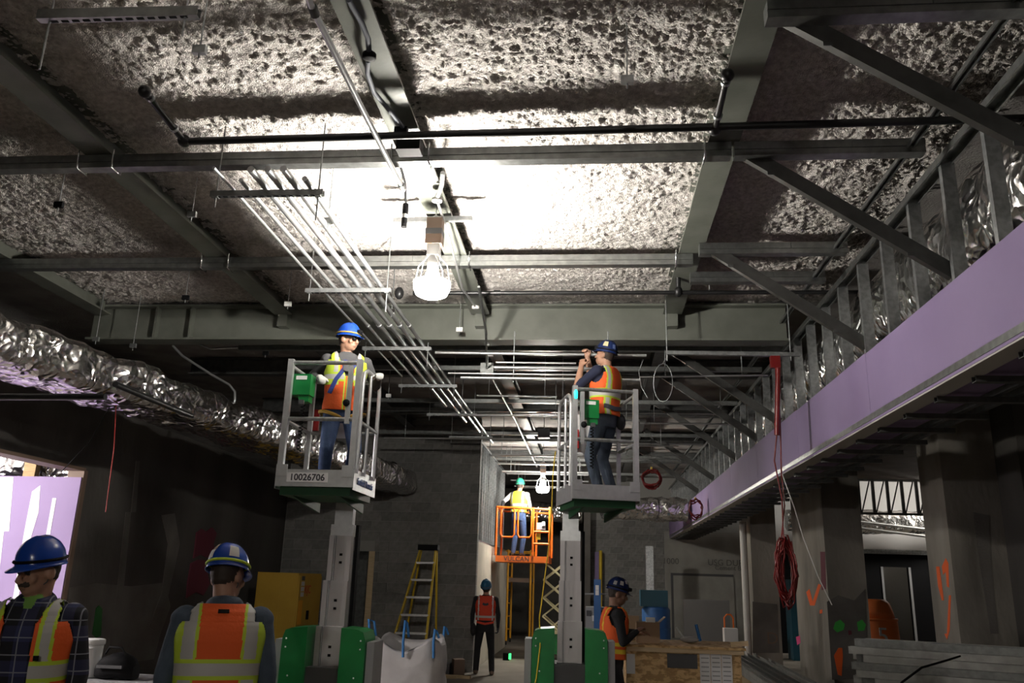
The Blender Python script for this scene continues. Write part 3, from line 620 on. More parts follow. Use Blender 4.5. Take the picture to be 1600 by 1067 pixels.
# cross conduits at the second lift worker
HP = [(551, .016, 680, 1010, 'topmost'), (566, .010, 775, 900, 'second'), (574, .016, 772, 925, 'third'), (583, .010, 700, 905, 'fourth'), (590, .016, 720, 1000, 'lowest')]
for py, r, x0, x1, n_ in HP:
    pipe('cross_conduit', [PY(x0, py, 9.0), PY(x1, py+4*(x1-x0)/300, 9.0)], r, 'conduit', f'{n_} of the cross conduits in front of the reaching worker', 'conduit', 'cross conduits')
for k, px in enumerate((803, 950)):
    a_ = PY(px, 545, 9.0)
    MB().tube([(a_.x, 9.03, PY(px, 596, 9.0).z), (a_.x, 9.03, 4.44)], .008, 6).build('hanger_rod', 'galvanized', label=['thin rod holding the cross conduits on the lamp side', 'thin rod holding the cross conduits behind the reaching worker'][k], cat='hanger rod', group='cross conduit rods')
t = thing('strut_channel', 'galvanized strut from the wire loop to the red cord reel', 'strut', PY(1140, 556, 9.0))
MB().chan(PY(1040, 554, 9.0), PY(1250, 557, 9.0), .05, .04).build('channel', 'galvanized', t)
for px in (1042, 1235): a_ = PY(px, 550, 9.0); MB().tube([(a_.x, 9.0, a_.z-.1), (a_.x, 9.0, DECK)], .007, 6).build('hanger', 'galvanized', t)
pipe('cross_conduit', [PY(1000, 589, 10.0), PY(1200, 586, 10.0)], .012, 'conduit', 'thin cross conduit under the strut near the red cord', 'conduit', hang=(.2,.8))
for k, (py, x0, x1, Y) in enumerate(((618, 745, 870, 11.6), (627, 870, 930, 11.6), (648, 690, 900, 12.7), (655, 860, 1000, 13.4), (661, 1000, 1150, 13.4), (684, 600, 820, 15.3), (695, 880, 1060, 16.2))):
    pipe('far_conduit', [PY(x0, py, Y), PY(x1, py+2, Y)], .016, 'conduit', f'far cross conduit under the dark ceiling, {ORD[k]} behind the junction box', 'conduit', 'far cross conduits', hang=(.15,.85))
# wire loop
cpt = PY(1040, 560, 9.0)
MB().tube([cpt]+[PY(1036+15*math.sin(a), 590-30*math.cos(a)+8, 9.0+.02*math.sin(a*2)) for a in [i*2*math.pi/16 for i in range(17)]]+[cpt], .005, 5).build('wire_loop', 'galvanized', label='thin wire loop hanging from the end of the strut', cat='wire')
MB().tube([PY(1005, 562, 9.05), PY(998, 580, 9.05), PY(1002, 605, 9.05), PY(1012, 622, 9.05)], .004, 5).build('wire_tail', 'galvanized', label='loose wire end hanging left of the wire loop', cat='wire')
# flexible cable along the lamp beam
t = thing('flexible_cable', 'grey flexible cable clipped along the beam over the work lamp', 'cable', PZ(690, 280, 4.7))
MB().tube([PZ(545, 0, 4.72), PZ(565, 35, 4.72), PZ(575, 60, 4.71), PZ(577, 85, 4.70)], .017, 8).build('cable_run', 'strap_grey', t)
MB().tube([PZ(575, 95, 4.70), PZ(574, 115, 4.7), PZ(585, 145, 4.71), PZ(608, 172, 4.72), PZ(634, 204, 4.72)], .015, 8).build('cable_run', 'strap_grey', t)
MB().tube([PZ(692, 270, 4.70), PZ(690, 290, 4.69), PZ(684, 306, 4.68)], .019, 8).build('cable_run', 'conduit', t)
MB().tube([PZ(684, 316, 4.66), PZ(700, 365, 4.64), PZ(712, 410, 4.62), PZ(722, 450, 4.6), PZ(742, 478, 4.6)], .012, 8).build('cable_run', 'conduit', t)
for px, py, z in ((577, 87, 4.69), (683, 312, 4.68), (743, 480, 4.6), (766, 555, 4.45)):
    p = PZ(px, py, z); MB().lathe(p+Vector((0,0,-.02)), [(.02,0),(.042,.005),(.042,.03),(.02,.04)], 14).build('insulator', 'offwhite' if py > 100 else 'black', t)
MB().box(PZ(640, 230, 4.66), (.17, .12, .09)).build('cable_clamp', 'black', t)
MB().box(PZ(627, 205, 4.7), (.09, .05, .05)).build('cable_clamp', 'black', t)
t = thing('power_plug', 'black cable plug hanging beside the work lamp', 'plug', PY(633, 335, 6.4))
MB().tube([PY(626, 240, 5.7), PY(626, 262, 5.9), PY(633, 285, 6.2), PY(634, 320, 6.4)], .010, 8).build('cord', 'black', t)
MB().tube([PY(634, 319, 6.4), PY(633, 335, 6.4)], .027, 10).build('plug_body', 'black', t); MB().tube([PY(633, 335, 6.4), PY(632, 341, 6.4)], .024, 10).build('band', 'offwhite', t)
MB().tube([PY(632, 341, 6.4), PY(631, 355, 6.4)], .025, 10).build('socket_body', 'black', t)
# strut crossing above the lamp
MB().chan(PZ(615, 348, 4.70), PZ(738, 345, 4.70), .045, .04).build('strut_channel', 'galvanized', label='short bright strut above the work lamp ballast', cat='strut')
# ================================================================== WORK LAMPS
def work_lamp(p, em, label, cup='lamp_shield'):
    """hung temporary lamp; p = centre of the globe"""
    p = Vector(p); t = thing('work_lamp', label, 'lamp', p+Vector((0,0,-.21)))
    MB().lathe(p, [(.02,-.12),(.09,-.115),(.13,-.095),(.150,-.05),(.156,.01),(.149,.01),(.143,-.045),(.12,-.08),(.08,-.098),(.03,-.10)], 28).build('shield_cup', cup, t)  # cup added to hold back the bulb's downward light
    MB().lathe(p, [(.02,-.07),(.05,-.06),(.062,-.02),(.064,.05),(.055,.09),(.04,.11)], 20).build('bulb', em, t)
    MB().lathe(p, [(.045,.11),(.05,.13),(.05,.24)], 16).build('bulb_neck', 'white', t)
    for a in range(6): MB().tube([p+Vector((.15*math.cos(a*math.pi/3),.15*math.sin(a*math.pi/3),.0)), p+Vector((.12*math.cos(a*math.pi/3),.12*math.sin(a*math.pi/3),.16)), p+Vector((.05*math.cos(a*math.pi/3),.05*math.sin(a*math.pi/3),.24))], .0035, 5).build('guard_wire', 'white', t)
    MB().box(p+Vector((0,0,.29)), (.10, .10, .10)).build('socket', 'offwhite', t)
    MB().box(p+Vector((0,0,.39)), (.135, .12, .10)).build('ballast_lower', 'brown', t); MB().box(p+Vector((0,0,.45)), (.14, .125, .05)).build('ballast_band', 'dark_grey', t)
    MB().box(p+Vector((0,0,.525)), (.13, .11, .10)).build('ballast_upper', 'brown', t)
    MB().tube([p+Vector((.02*math.cos(a), 0, .595+.02*math.sin(a))) for a in [i*math.pi/5 for i in range(11)]], .005, 6).build('eye_hook', 'galvanized', t)
    MB().tube([p+Vector((0,0,.615)), Vector((p.x, p.y, DECK))], .006, 6).build('hanger', 'galvanized', t)
    return t
work_lamp((-1.325, 6.4, 4.06), 'lamp_near', 'blazing white hanging work lamp with brown ballast box near the girder')
work_lamp(PY(848, 762, 19.4), 'lamp_far', 'small distant glowing work lamp beside the orange lift', 'lamp_shield_far')
t = thing('fill_lamp', 'added fill lamp with a hood, unseen behind the viewer', 'lamp', (-.5, -6.5, 3.8))  # unseen lamp added as front fill; its hood keeps light off the ceiling
MB().lathe((-.5, -6.5, 3.92), [(.03,-.16),(.10,-.14),(.145,-.06),(.15,.04),(.12,.12),(.06,.16)], 24).build('globe', 'lamp_fill', t)
MB().lathe((-.5, -6.5, 3.90), [(.46,0),(.44,.03),(.2,.30),(.08,.34),(.08,.33),(.19,.29),(.43,.02),(.45,0)], 28).build('hood', 'dark_steel', t)
MB().tube([(-.5, -6.5, 4.2), (-.5, -6.5, DECK)], .01, 6).build('hanger', 'galvanized', t)
t = thing('tripod_lamp', 'tripod work lamp in the room with the purple board', 'lamp', (-8.6, 7.2, 0))
MB().tube([(-8.6,7.2,.3),(-8.6,7.2,2.6)], .02, 8).build('pole', 'yellow', t)
for a in (0, 2.1, 4.2): MB().tube([(-8.6,7.2,.55),(-8.6+.5*math.cos(a),7.2+.5*math.sin(a),.01)], .015, 6).build('leg', 'yellow', t)
MB().lathe((-8.6,7.2,2.6), [(.05,0),(.13,.04),(.14,.22),(.08,.3)], 18).build('globe', 'lamp_side', t)
t = thing('tripod_lamp', 'tripod work lamp behind the marked concrete piers', 'lamp', (9.7, 23.3, 0))
MB().tube([(9.7,23.3,.3),(9.7,23.3,4.0)], .02, 8).build('pole', 'yellow', t)
for a in (0, 2.1, 4.2): MB().tube([(9.7,23.3,.55),(9.7+.35*math.cos(a),23.3+.35*math.sin(a),.01)], .015, 6).build('leg', 'yellow', t)
MB().lathe((9.7,23.3,4.0), [(.05,0),(.13,.04),(.14,.22),(.08,.3)], 18).build('globe', 'lamp_east', t)
# ================================================================== PERSONNEL LIFTS
def personnel_lift(name_label, loc, rz, pz, number=None, brand=True, mast=(0,.42), base_rz=0.0, gate_side=1, base_c=None, secz=None):
    """one-person mast lift; local origin on the floor under the platform centre; -Y is the open front; gate_side: which side has the round rails"""
    t = thing('personnel_lift', name_label, 'lift', loc, rz)
    W, D = .68, .74; w, d = W/2, D/2; top = pz+1.10; L = True
    def bp(n, mb, m, par=None): return mb.build(n, m, par or t, local=True)
    # platform
    deck = bp('platform_deck', MB().span((-w,-d,pz-.03), (w,d,pz)), 'aluminum')
    bp('platform_frame', MB().span((-w+.03,-d+.04,pz-.10), (w-.03,d-.02,pz-.032)), 'green_shadow')
    for s in (-1, 1):
        mb = MB()
        mb.add([(s*.20,-d+.06,pz-.1),(s*.20,d+.1,pz-.1),(s*.20,d+.1,pz-.19),(s*.20,.05,pz-.15),(s*.22,-d+.06,pz-.1),(s*.22,d+.1,pz-.1),(s*.22,d+.1,pz-.19),(s*.22,.05,pz-.15)],
               [(0,1,2,3),(7,6,5,4),(0,4,5,1),(1,5,6,2),(2,6,7,3),(3,7,4,0)])
        bp('support_gusset', mb, 'green_shadow')
    tf = bp('toe_board', MB().span((-w,-d-.008,pz-.03), (w,-d,pz+.115)), 'aluminum'); bp('toe_board', MB().span((-w,d,pz-.03), (w,d+.008,pz+.115)), 'aluminum')
    for s in (-1, 1): bp('toe_board', MB().span((s*w,-d,pz-.05), (s*(w+.006),d,pz+.13)), 'aluminum')
    bp('front_kick', MB().box((-w+.05,-d-.013,pz+.105),(.10,.008,.10)), 'aluminum'); bp('front_kick', MB().box((w-.05,-d-.013,pz+.105),(.10,.008,.10)), 'aluminum')
    # front posts and rails
    for s in (-1, 1): bp('post', MB().bar((s*(w-.025),-d+.02,pz), (s*(w-.025),-d+.02,top), .05, .045, up=(0,1,0)), 'aluminum')
    bp('latch_plate', MB().span((gate_side*(w-.10)-.02,-d+.0,pz+.52),(gate_side*(w-.10)+.02,-d+.03,top-.06)), 'aluminum')
    bp('latch_knob', MB().ell((gate_side*(w-.11),-d-.02,pz+.70),(.032,.03,.032)), 'black')
    bp('top_rail', MB().tube([(-w+.03,-d+.02,top-.03),(w-.03,-d+.02,top-.03)], .019, 10), 'galvanized'); bp('mid_rail', MB().tube([(-w+.03,-d+.02,pz+.56),(w-.05,-d+.02,pz+.56)], .019, 10), 'galvanized')
    # round-rail side
    s = gate_side; x = s*w
    bp('side_rail', MB().tube([(x,-d+.08,pz+.1),(x,-d+.08,top-.18),(x,-d+.11,top-.10),(x,-d+.2,top-.06),(x,d-.2,top-.06),(x,d-.11,top-.10),(x,d-.08,top-.18),(x,d-.08,pz+.1)], .019, 10), 'aluminum')
    bp('side_rail', MB().tube([(x,-.04,pz+.1),(x,-.04,top-.07)], .016, 8), 'aluminum'); bp('side_mid_rail', MB().tube([(x,-d+.08,pz+.55),(x,d-.08,pz+.55)], .016, 8), 'aluminum')
    s = -gate_side; x = s*(w-.01)
    bp('post', MB().bar((x,d-.03,pz), (x,d-.03,top-.04), .04, .04, up=(0,1,0)), 'aluminum')
    for z in (top-.05, pz+.55): bp('side_rail', MB().tube([(x,-d+.02,z),(x,d-.03,z)], .018, 8), 'aluminum')
    for z in (top-.05, pz+.55): bp('rear_rail', MB().tube([(-w+.03,d-.03,z),(w-.03,d-.03,z)], .018, 8), 'galvanized')
    bp('document_panel', MB().span((-.14,d-.07,pz+.5),(.16,d-.05,pz+.98)), 'paper')
    # control box
    cx_ = -(w-.12) if gate_side > 0 else -(w-.20)
    cb_ = bp('control_box', MB().box((cx_,-d+.12,top-.22),(.17,.13,.19)).box((cx_+.03,-d+.12,top-.34),(.09,.10,.07)), 'green')
    bp('label_plate', MB().box((cx_,-d+.052,top-.16),(.10,.004,.035)), 'white', cb_)
    bp('key_switch', MB().box((cx_+.02,-d+.05,top-.385),(.045,.03,.04)), 'dark_grey', cb_)
    coil = [(cx_+.02+.018*math.cos(i*1.2), -d+.1+.018*math.sin(i*1.2), top-.40-i*.006) for i in range(70)]
    bp('coiled_cord', MB().tube(coil, .005, 5, caps=False), 'black')
    bp('red_bracket', MB().box((cx_-.02,d-.12,pz+.66),(.05,.03,.2)), 'red')
    if number: text('unit_number', number, .078, (-.06,-d-.011,pz+.045), (1,0,0), (0,0,1), 'ink', t, local=True, bold=.002); bp('number_plate', MB().box((-.06,-d-.0095,pz+.047),(.36,.003,.08)), 'paper')
    if brand and gate_side > 0: text('brand_lettering', 'Sunbelt Rentals', .085, (w+.008,-.0,pz+.035), (0,1,0), (0,0,1), 'ink_blue', t, local=True, shear=.25)
    # mast and base, turned on their own
    R = Matrix.Rotation(base_rz, 3, 'Z'); mx_, my_ = mast
    def TR(mb): mb.v = [R@(p-Vector((mx_,my_,0)))+Vector((mx_,my_,0)) for p in mb.v]; return mb
    secz = secz or [pz-.12, pz-.40, pz-.80, pz-1.19, pz-1.58]
    for k, zt in enumerate(secz):
        ww = .19+.018*k; yy = my_-.055*k; a = ww/2; z0 = .12
        if k == 0: continue
        mb = MB()
        prof_ = [(-a,-.03),(-a+.045,-.03),(-a+.045,-.012),(a-.045,-.012),(a-.045,-.03),(a,-.03),(a,.05),(-a,.05)]
        mb.prof((mx_,yy,z0),(mx_,yy,zt), [(p_,-q_) for p_, q_ in prof_], up=(0,-1,0))
        sec = bp('mast_section', TR(mb), 'mast_alloy')
        bp('rib', TR(MB().span((mx_-a+.05,yy-.03,z0),(mx_-a+.062,yy-.005,zt-.002))), 'grey', sec)
        for hz in (.17, .24): bp('hole', TR(MB().box((mx_+.012,yy-.016,zt-hz),(.026,.006,.022))), 'black', sec)
    bp('mast_head', TR(MB().span((mx_-.105,my_-.065,secz[1]-.005),(mx_+.105,my_+.05,secz[1]+.10)).span((mx_-.085,my_-.04,secz[1]),(mx_+.085,my_+.05,pz-.1))), 'aluminum')
    bp('drive_chain', TR(MB().span((mx_+.12,my_-.03,.3),(mx_+.15,my_+.05,secz[1]+.1))), 'black')
    bp('mast_foot', TR(MB().span((mx_-.16,my_-.3,.06),(mx_+.16,my_+.08,.95))), 'dark_grey')
    bc = base_c or (mx_, my_)
    hz = 1.22
    for s in (-1, 1):
        cvr = MB(); x0, x1 = sorted((s*.15, s*.41))
        n_ = 8; outer = [(x0, 0), (x0, hz), ] if s > 0 else [(x1, 0), (x1, hz)]
        pts = [(s*.15,0.0),(s*.15,hz),(s*.29,hz-.01),(s*.345,hz-.03),(s*.365,hz-.09),(s*.37,hz-.2),(s*.37,0.0)]
        vs = [(mx_+p_, my_-.34, .06+q_) for p_, q_ in pts]+[(mx_+p_, my_+.02, .06+q_) for p_, q_ in pts]; n_ = len(pts)
        cvr.add(vs, [tuple(range(n_)), tuple(range(2*n_-1, n_-1, -1))]+[(i, n_+i, n_+(i+1) % n_, (i+1) % n_) for i in range(n_)])
        cv = bp('base_cover', TR(cvr), 'green')
        for bz in (.10, .17, .40, .62): bp('bolt', TR(MB().ell((mx_+s*(.33 if bz < .3 else .29), my_-.345, .06+hz-bz), (.008,.006,.008), 6)), 'white', cv)
        bp('side_guard', TR(MB().span((mx_+s*.375,my_-.30,.1),(mx_+s*.44,my_+.02,hz-.05))), 'grey')
        for yy in (my_-.25, my_+.15): bp('wheel', TR(MB().lathe((mx_+s*.40,yy,.09),[(.02,-.03),(.085,-.028),(.09,0),(.085,.028),(.02,.03)],18,axis=(1,0,0))), 'rubber')
    bp('base_frame', TR(MB().span((mx_-.42,my_-.32,.05),(mx_+.42,my_+.25,.12))), 'dark_steel')
    return t
lf = personnel_lift('aluminium mast lift numbered 10026706 with green base, worker in blue harness aboard', (-2.375, 7.37, 0), math.radians(0), 2.47, '10026706', True, (.07,.40), 0, 1)
lr = personnel_lift('aluminium mast lift with glowing teal beacon, worker reaching to the pipes aboard', (.045, 8.66, 0), math.radians(14), 2.53, None, False, (-.19,.36), math.radians(-12), -1)
for o in lr.children:
    pass
bz = Vector((-.31,-.36,3.54))
MB().lathe(bz, [(.015,-.05),(.022,-.04),(.024,.02),(.015,.045),(.004,.055)], 12).build('beacon', 'green_glow', lr, local=True)
# ================================================================== PLACE'S LOOSE THINGS
# yellow step ladder leaning by the block wall
lad = thing('step_ladder', 'yellow step ladder with black top leaning at the block wall', 'ladder', PY(655, 1030, 15.4)); lad.location.z = 0
Yl = 15.5
tl, tr_ = PY(657, 858, Yl), PY(681, 858, Yl); bl, br = PY(622, 1000, Yl), PY(672, 1000, Yl)
def ext(a, b_): f = (a.z)/(a.z-b_.z); return a.lerp(b_, f)
bl, br = ext(tl, bl), ext(tr_, br); bl.y -= .55; br.y -= .55
for a, b_ in ((tl, bl), (tr_, br)): MB().bar(b_, a, .075, .03, up=(1,0,0)).build('rail', 'yellow', lad)
for a, b_ in ((tl, bl), (tr_, br)):
    b2 = b_.copy(); b2.y += 1.35; a2 = a.copy(); a2.y += .1; MB().bar(b2, a2, .05, .03, up=(1,0,0)).build('rear_rail', 'yellow', lad)
nr = 7
for k in range(nr):
    f = .11+k*.135; MB().bar(tl.lerp(bl, f), tr_.lerp(br, f), .08, .035, up=(0,0,1)).build('step', 'aluminum', lad)
MB().box((tl+tr_)/2+Vector((0,.05,.03)), ((tr_-tl).length+.08, .22, .10)).build('top_cap', 'black', lad)
# white bulk bag with blue loops
bag = thing('bulk_bag', 'slumped white bulk bag with blue lifting straps on the floor', 'bag', (-2.5, 12.0, 0))
rows = []; ang = 40
for i in range(22):
    f = i/21; row = []
    for k in range(ang):
        th = 2*math.pi*k/ang; ca, sa = math.cos(th), math.sin(th); pw = 4; rr = (abs(ca)**pw+abs(sa)**pw)**(-1/pw)
        hx = .45+.05*math.sin(f*math.pi); lip = (.06*math.cos(4*th+math.pi)*-1+.03) if i > 10 else 0
        zt = .86+.27*((abs(ca*rr)*abs(sa*rr))**3) - .10*max(0, -sa)*(1-abs(ca*rr))
        z = f*zt; nn = .03*noise.noise(Vector((ca*2.5, sa*2.5, f*3)))+.018*noise.noise(Vector((ca*6, sa*6, f*7)))
        row.append(Vector((-2.5+(hx+nn)*ca*rr, 12.0+(hx-.03+nn)*sa*rr, z+.004)))
    rows.append(row)
for i in range(1, 7):
    rows.append([Vector((-2.5+(p.x+2.5)*(1-.03*min(i,2)), 12+(p.y-12)*(1-.03*min(i,2)), p.z-.1*i)) for p in rows[21]])
MB().grid(rows, wrap=True).build('sack', 'sack', bag)
for sx, sy in ((-.44,-.40),(.02,-.44),(.42,-.40),(.42,.36)):
    b0 = Vector((-2.5+sx, 12+sy-.03, 1.0)); tz = 1.16 if sx < .3 else 1.06
    MB().tube([b0+Vector((0,-.01,-.30)), b0+Vector((-.01,-.01,-.1)), b0+Vector((-.05 if sx < 0 else 0,.0,tz-1.0)), b0+Vector((.02,.03,tz-1.03)), b0+Vector((.05,.05,-.05))], .018, 6).build('strap', 'blue_strap', bag)
# yellow storage cabinet
cab = thing('storage_cabinet', 'yellow steel safety cabinet with stickers beside the dark wall', 'cabinet', (-5.55, 15.2, 0))
c0 = PY(462, 950, 14.5); xL, xR, y0, y1, hC = PY(397, 950, 14.5).x, c0.x, 14.5, 15.75, 1.73
MB().span((xL, y0, .08), (xR, y1, hC)).build('body', 'cabinet_yellow', cab); MB().span((xL+.03, y0+.03, 0), (xR-.03, y1-.03, .08)).build('plinth', 'dark_grey', cab)
for a, b_ in ((y0+.02, (y0+y1)/2-.005), ((y0+y1)/2+.005, y1-.02)):
    dd = MB().span((xR, a, .12), (xR+.02, b_, hC-.04)).build('door', 'cabinet_yellow', cab)
    if a < y0+.1:
        for i in range(4): MB().span((xR+.02, a+.1, hC-.12-.09*i), (xR+.023, a+.26, hC-.05-.09*i)).build('sticker', 'offwhite' if i else 'dark_grey', dd)
        MB().span((xR+.02, a+.04, hC-.85), (xR+.024, a+.24, hC-.45)).build('sticker_panel', 'amber', dd)
        MB().span((xR+.02, b_-.12, .95), (xR+.05, b_-.05, 1.1)).build('handle', 'black', dd)
        text('painted_letters', 'KJC', .2, (xR+.024, a+.45, hC-.28), (0,1,0), (0,0,1), 'red', dd)
MB().span((xL+.2, y0-.004, .2), (xL+.42, y0, hC-.03)).build('front_panel', 'cabinet_yellow', cab)
# job box, bucket and black tool bag by the left wall
jb = thing('job_box', 'grey steel job box under the white bucket and black bag', 'tool chest', (-4.95, 9.1, 0))
MB().span((-5.75, 8.75, 0), (-4.35, 9.45, .50)).build('body', 'offwhite', jb); MB().span((-5.78, 8.72, .505), (-4.32, 9.48, .60)).build('lid', 'grey', jb)
MB().span((-5.1, 8.70, .42), (-4.95, 8.75, .52)).build('latch', 'dark_grey', jb)
bk = thing('plastic_bucket', 'white plastic bucket with pink print on the job box', 'bucket', (-5.34, 9.0, .602))
MB().lathe((-5.34,9.0,.602), [(.115,0),(.12,.02),(.135,.34)], 24).build('pail', 'white', bk); MB().lathe((-5.34,9.0,.93), [(.143,0),(.146,.02),(.143,.05),(.13,.055)], 24).build('lid', 'white', bk)
MB().prof((-5.34,8.99,.62), (-5.34,8.99,.86), [(.128*math.cos(a), .128*math.sin(a)) for a in [math.pi*(1.08+.3*i/6) for i in range(7)]], closed=False).build('print_band', 'spray_pink', bk)
MB().prof((-5.34,8.985,.64), (-5.34,8.985,.90), [(.131*math.cos(a), .131*math.sin(a)) for a in [math.pi*(1.45+.33*i/6) for i in range(7)]], closed=False).build('label_panel', 'paper', bk)
tb = thing('tool_bag', 'black soft tool bag lying on the job box', 'bag', (-4.98, 8.95, .6))
rows = []
for i in range(11):
    f = i/10; sc = math.sin(math.pi*(.06+.88*f))**.35
    rows.append([Vector((-5.18+.42*f, 8.95+.14*sc*math.cos(a)*(abs(math.cos(a))+1e-6)**-.3, .605+(.13*sc*(1+math.sin(a)*(abs(math.sin(a))+1e-6)**-.3)) + .015*noise.noise(Vector((f*5, math.cos(a)*2, math.sin(a)*2))))) for a in [2*math.pi*k/20 for k in range(20)]])
mb = MB().grid(rows, wrap=True); mb.add(rows[0], [tuple(range(20))]); mb.add(rows[-1], [tuple(range(19,-1,-1))]); mb.build('bag_body', 'black', tb)
MB().span((-5.12, 8.79, .72), (-4.84, 8.81, .75)).build('flap', 'dark_grey', tb)
MB().tube([(-5.1,8.9,.85),(-5.05,8.88,.92),(-4.92,8.88,.92),(-4.87,8.9,.85)], .012, 6).build('handle', 'black', tb)
# plywood crate with papers
cr_ = thing('plywood_crate', 'strand-board crate with three paper sheets beside the standing worker', 'crate', (.95, 10.0, 0))
kx0, kx1, ky0, ky1, kz = PY(979, 1030, 9.7).x, PY(1158, 1030, 9.7).x, 9.7, 10.7, PY(1060, 1009, 9.7).z
MB().span((kx0, ky0, .1), (kx1, ky0+.02, kz-.07)).build('front_panel', 'osb', cr_); MB().span((kx0, ky1-.02, .1), (kx1, ky1, kz-.07)).build('rear_panel', 'osb', cr_)
MB().span((kx0, ky0+.02, .1), (kx0+.02, ky1-.02, kz-.07)).build('side_panel', 'osb', cr_); MB().span((kx1-.02, ky0+.02, .1), (kx1, ky1-.02, kz-.07)).build('side_panel', 'osb', cr_)
MB().span((kx0-.03, ky0-.02, kz-.07), (kx1+.03, ky1+.02, kz-.025)).build('top_rail', 'pale_wood', cr_); MB().span((kx0-.03, ky0-.03, kz-.025), (kx1+.05, ky1+.03, kz)).build('lid', 'osb', cr_)
for x in (kx0+.05, (kx0+kx1)/2, kx1-.05): MB().span((x-.05, ky0, 0), (x+.05, ky1, .1)).build('skid', 'pale_wood', cr_)
p0, p1 = PY(1042, 1013, ky0), PY(1090, 1045, ky0); MB().span((p0.x, ky0-.006, p1.z), (p1.x, ky0, p0.z-.05)).build('patch_board', 'dark_grey', cr_)
MB().span((kx0+.0, ky0-.012, kz-.30), (kx0+.09, ky0, kz-.10)).build('document_pouch', 'white', cr_)
for k, px in enumerate((1101, 1118, 1135)):
    a_ = PY(px, 1018, ky0-.004); sht = MB().span((a_.x-.055, ky0-.006, a_.z-.42), (a_.x+.055, ky0-.002, a_.z)).build('paper_sheet', 'paper', cr_)
    for j in range(7): MB().span((a_.x-.04, ky0-.0075, a_.z-.07-.045*j), (a_.x+.04, ky0-.006, a_.z-.06-.045*j)).build('print_line', 'grey', sht)
# things on the crate lid
bx_ = thing('cardboard_box', 'open brown cardboard box on the crate lid', 'box', (.62, 10.15, kz))
MB().span((.50, 10.0, kz), (.76, 10.25, kz+.22)).build('carton', 'cardboard', bx_)
for s, xx in ((-1,.50),(1,.76)): MB().bar((xx,10.12,kz+.22),(xx+s*.07,10.12,kz+.28),.24,.006,up=(0,0,1)).build('flap', 'cardboard', bx_)
MB().box((.66,10.05,kz+.245),(.10,.1,.05)).build('contents', 'white', bx_)
MB().span((.42, 10.35, kz), (.55, 10.5, kz+.27)).build('cardboard_box', 'cardboard', label='taller brown carton behind the open one on the crate', cat='box')
MB().ell((1.12, 10.3, kz+.035), (.11,.09,.035)).build('crumpled_wrapper', 'offwhite', label='crumpled pale wrapper on the crate lid', cat='wrapper')
MB().tube([(.98,10.4,kz+.16),(1.08,10.35,kz+.02)], .012, 6).build('pale_rod', 'white', label='short white rod lying across the wrapper on the crate', cat='rod')
MB().tube([(1.24,10.3,kz+.02),(1.2,10.32,kz+.2)], .018, 6).build('blue_roll', 'blue_strap', label='small blue roll standing on the crate lid', cat='roll')
MB().bar((1.5,9.75,kz+.03),(1.68,9.72,kz+.05),.05,.05).build('wood_scrap', 'pale_wood', label='splintered wood scrap on the corner of the crate lid', cat='wood scrap')
# hand truck by the pale pipe
ht = thing('hand_truck', 'orange hand truck with a white box behind the crate', 'hand truck', PY(1140, 1000, 17.5)); ht.location.z = 0
h0, h1 = PY(1132, 975, 17.5), PY(1146, 975, 17.5); hz = PY(1138, 960, 17.5).z
MB().tube([(h0.x,17.5,.05),(h0.x,17.5,hz-.06),(h0.x+.05,17.5,hz),(h1.x-.05,17.5,hz),(h1.x,17.5,hz-.06),(h1.x,17.5,.05)], .016, 8).build('frame', 'orange', ht)
MB().tube([(h0.x,17.5,.6),(h1.x,17.5,.6)], .014, 8).build('cross_bar', 'orange', ht); MB().span((h0.x-.05,17.2,.02),(h1.x+.05,17.5,.05)).build('toe_plate', 'dark_grey', ht)
for x in (h0.x-.06, h1.x+.06): MB().lathe((x,17.55,.12),[(.02,-.025),(.11,-.02),(.12,0),(.11,.02),(.02,.025)],16,axis=(1,0,0)).build('wheel', 'rubber', ht)
MB().span((h0.x-.05,17.2,.052),(h1.x+.03,17.45,.95)).build('cardboard_box', 'offwhite', label='tall white carton standing on the orange hand truck', cat='box')
# blue water barrel and cooler behind the worker, scissor stack etc.
wb_ = thing('blue_drum', 'blue plastic drum behind the cardboard boxes', 'drum', (PY(1025, 960, 19).x, 19, 0))
MB().lathe((wb_.location.x,19,0),[(.27,0),(.30,.05),(.30,1.2),(.26,1.26)],24).build('barrel', 'blue', wb_)
for z in (.4,.8): MB().lathe((wb_.location.x,19,z),[(.303,0),(.312,.02),(.303,.04)],24).build('hoop', 'blue', wb_)
q = PY(1022, 936, 19); MB().span((q.x-.30,18.8,1.262),(q.x+.28,19.2,1.60)).build('cooler_box', 'teal', label='teal tool box on top of the blue drum', cat='box')
MB().span((PY(1009, 880, 24).x, 24, 0), (PY(1021, 880, 24).x, 24.2, PY(1015, 853, 24).z)).build('metal_panel', 'galvanized', label='upright galvanized panel against the far block wall', cat='panel')
MB().span((PY(1068, 950, 22).x, 22, 0), (PY(1140, 950, 22).x, 22.05, PY(1100, 937, 22).z)).build('grey_board', 'board_grey', label='large grey board leaning before the far recess', cat='board')
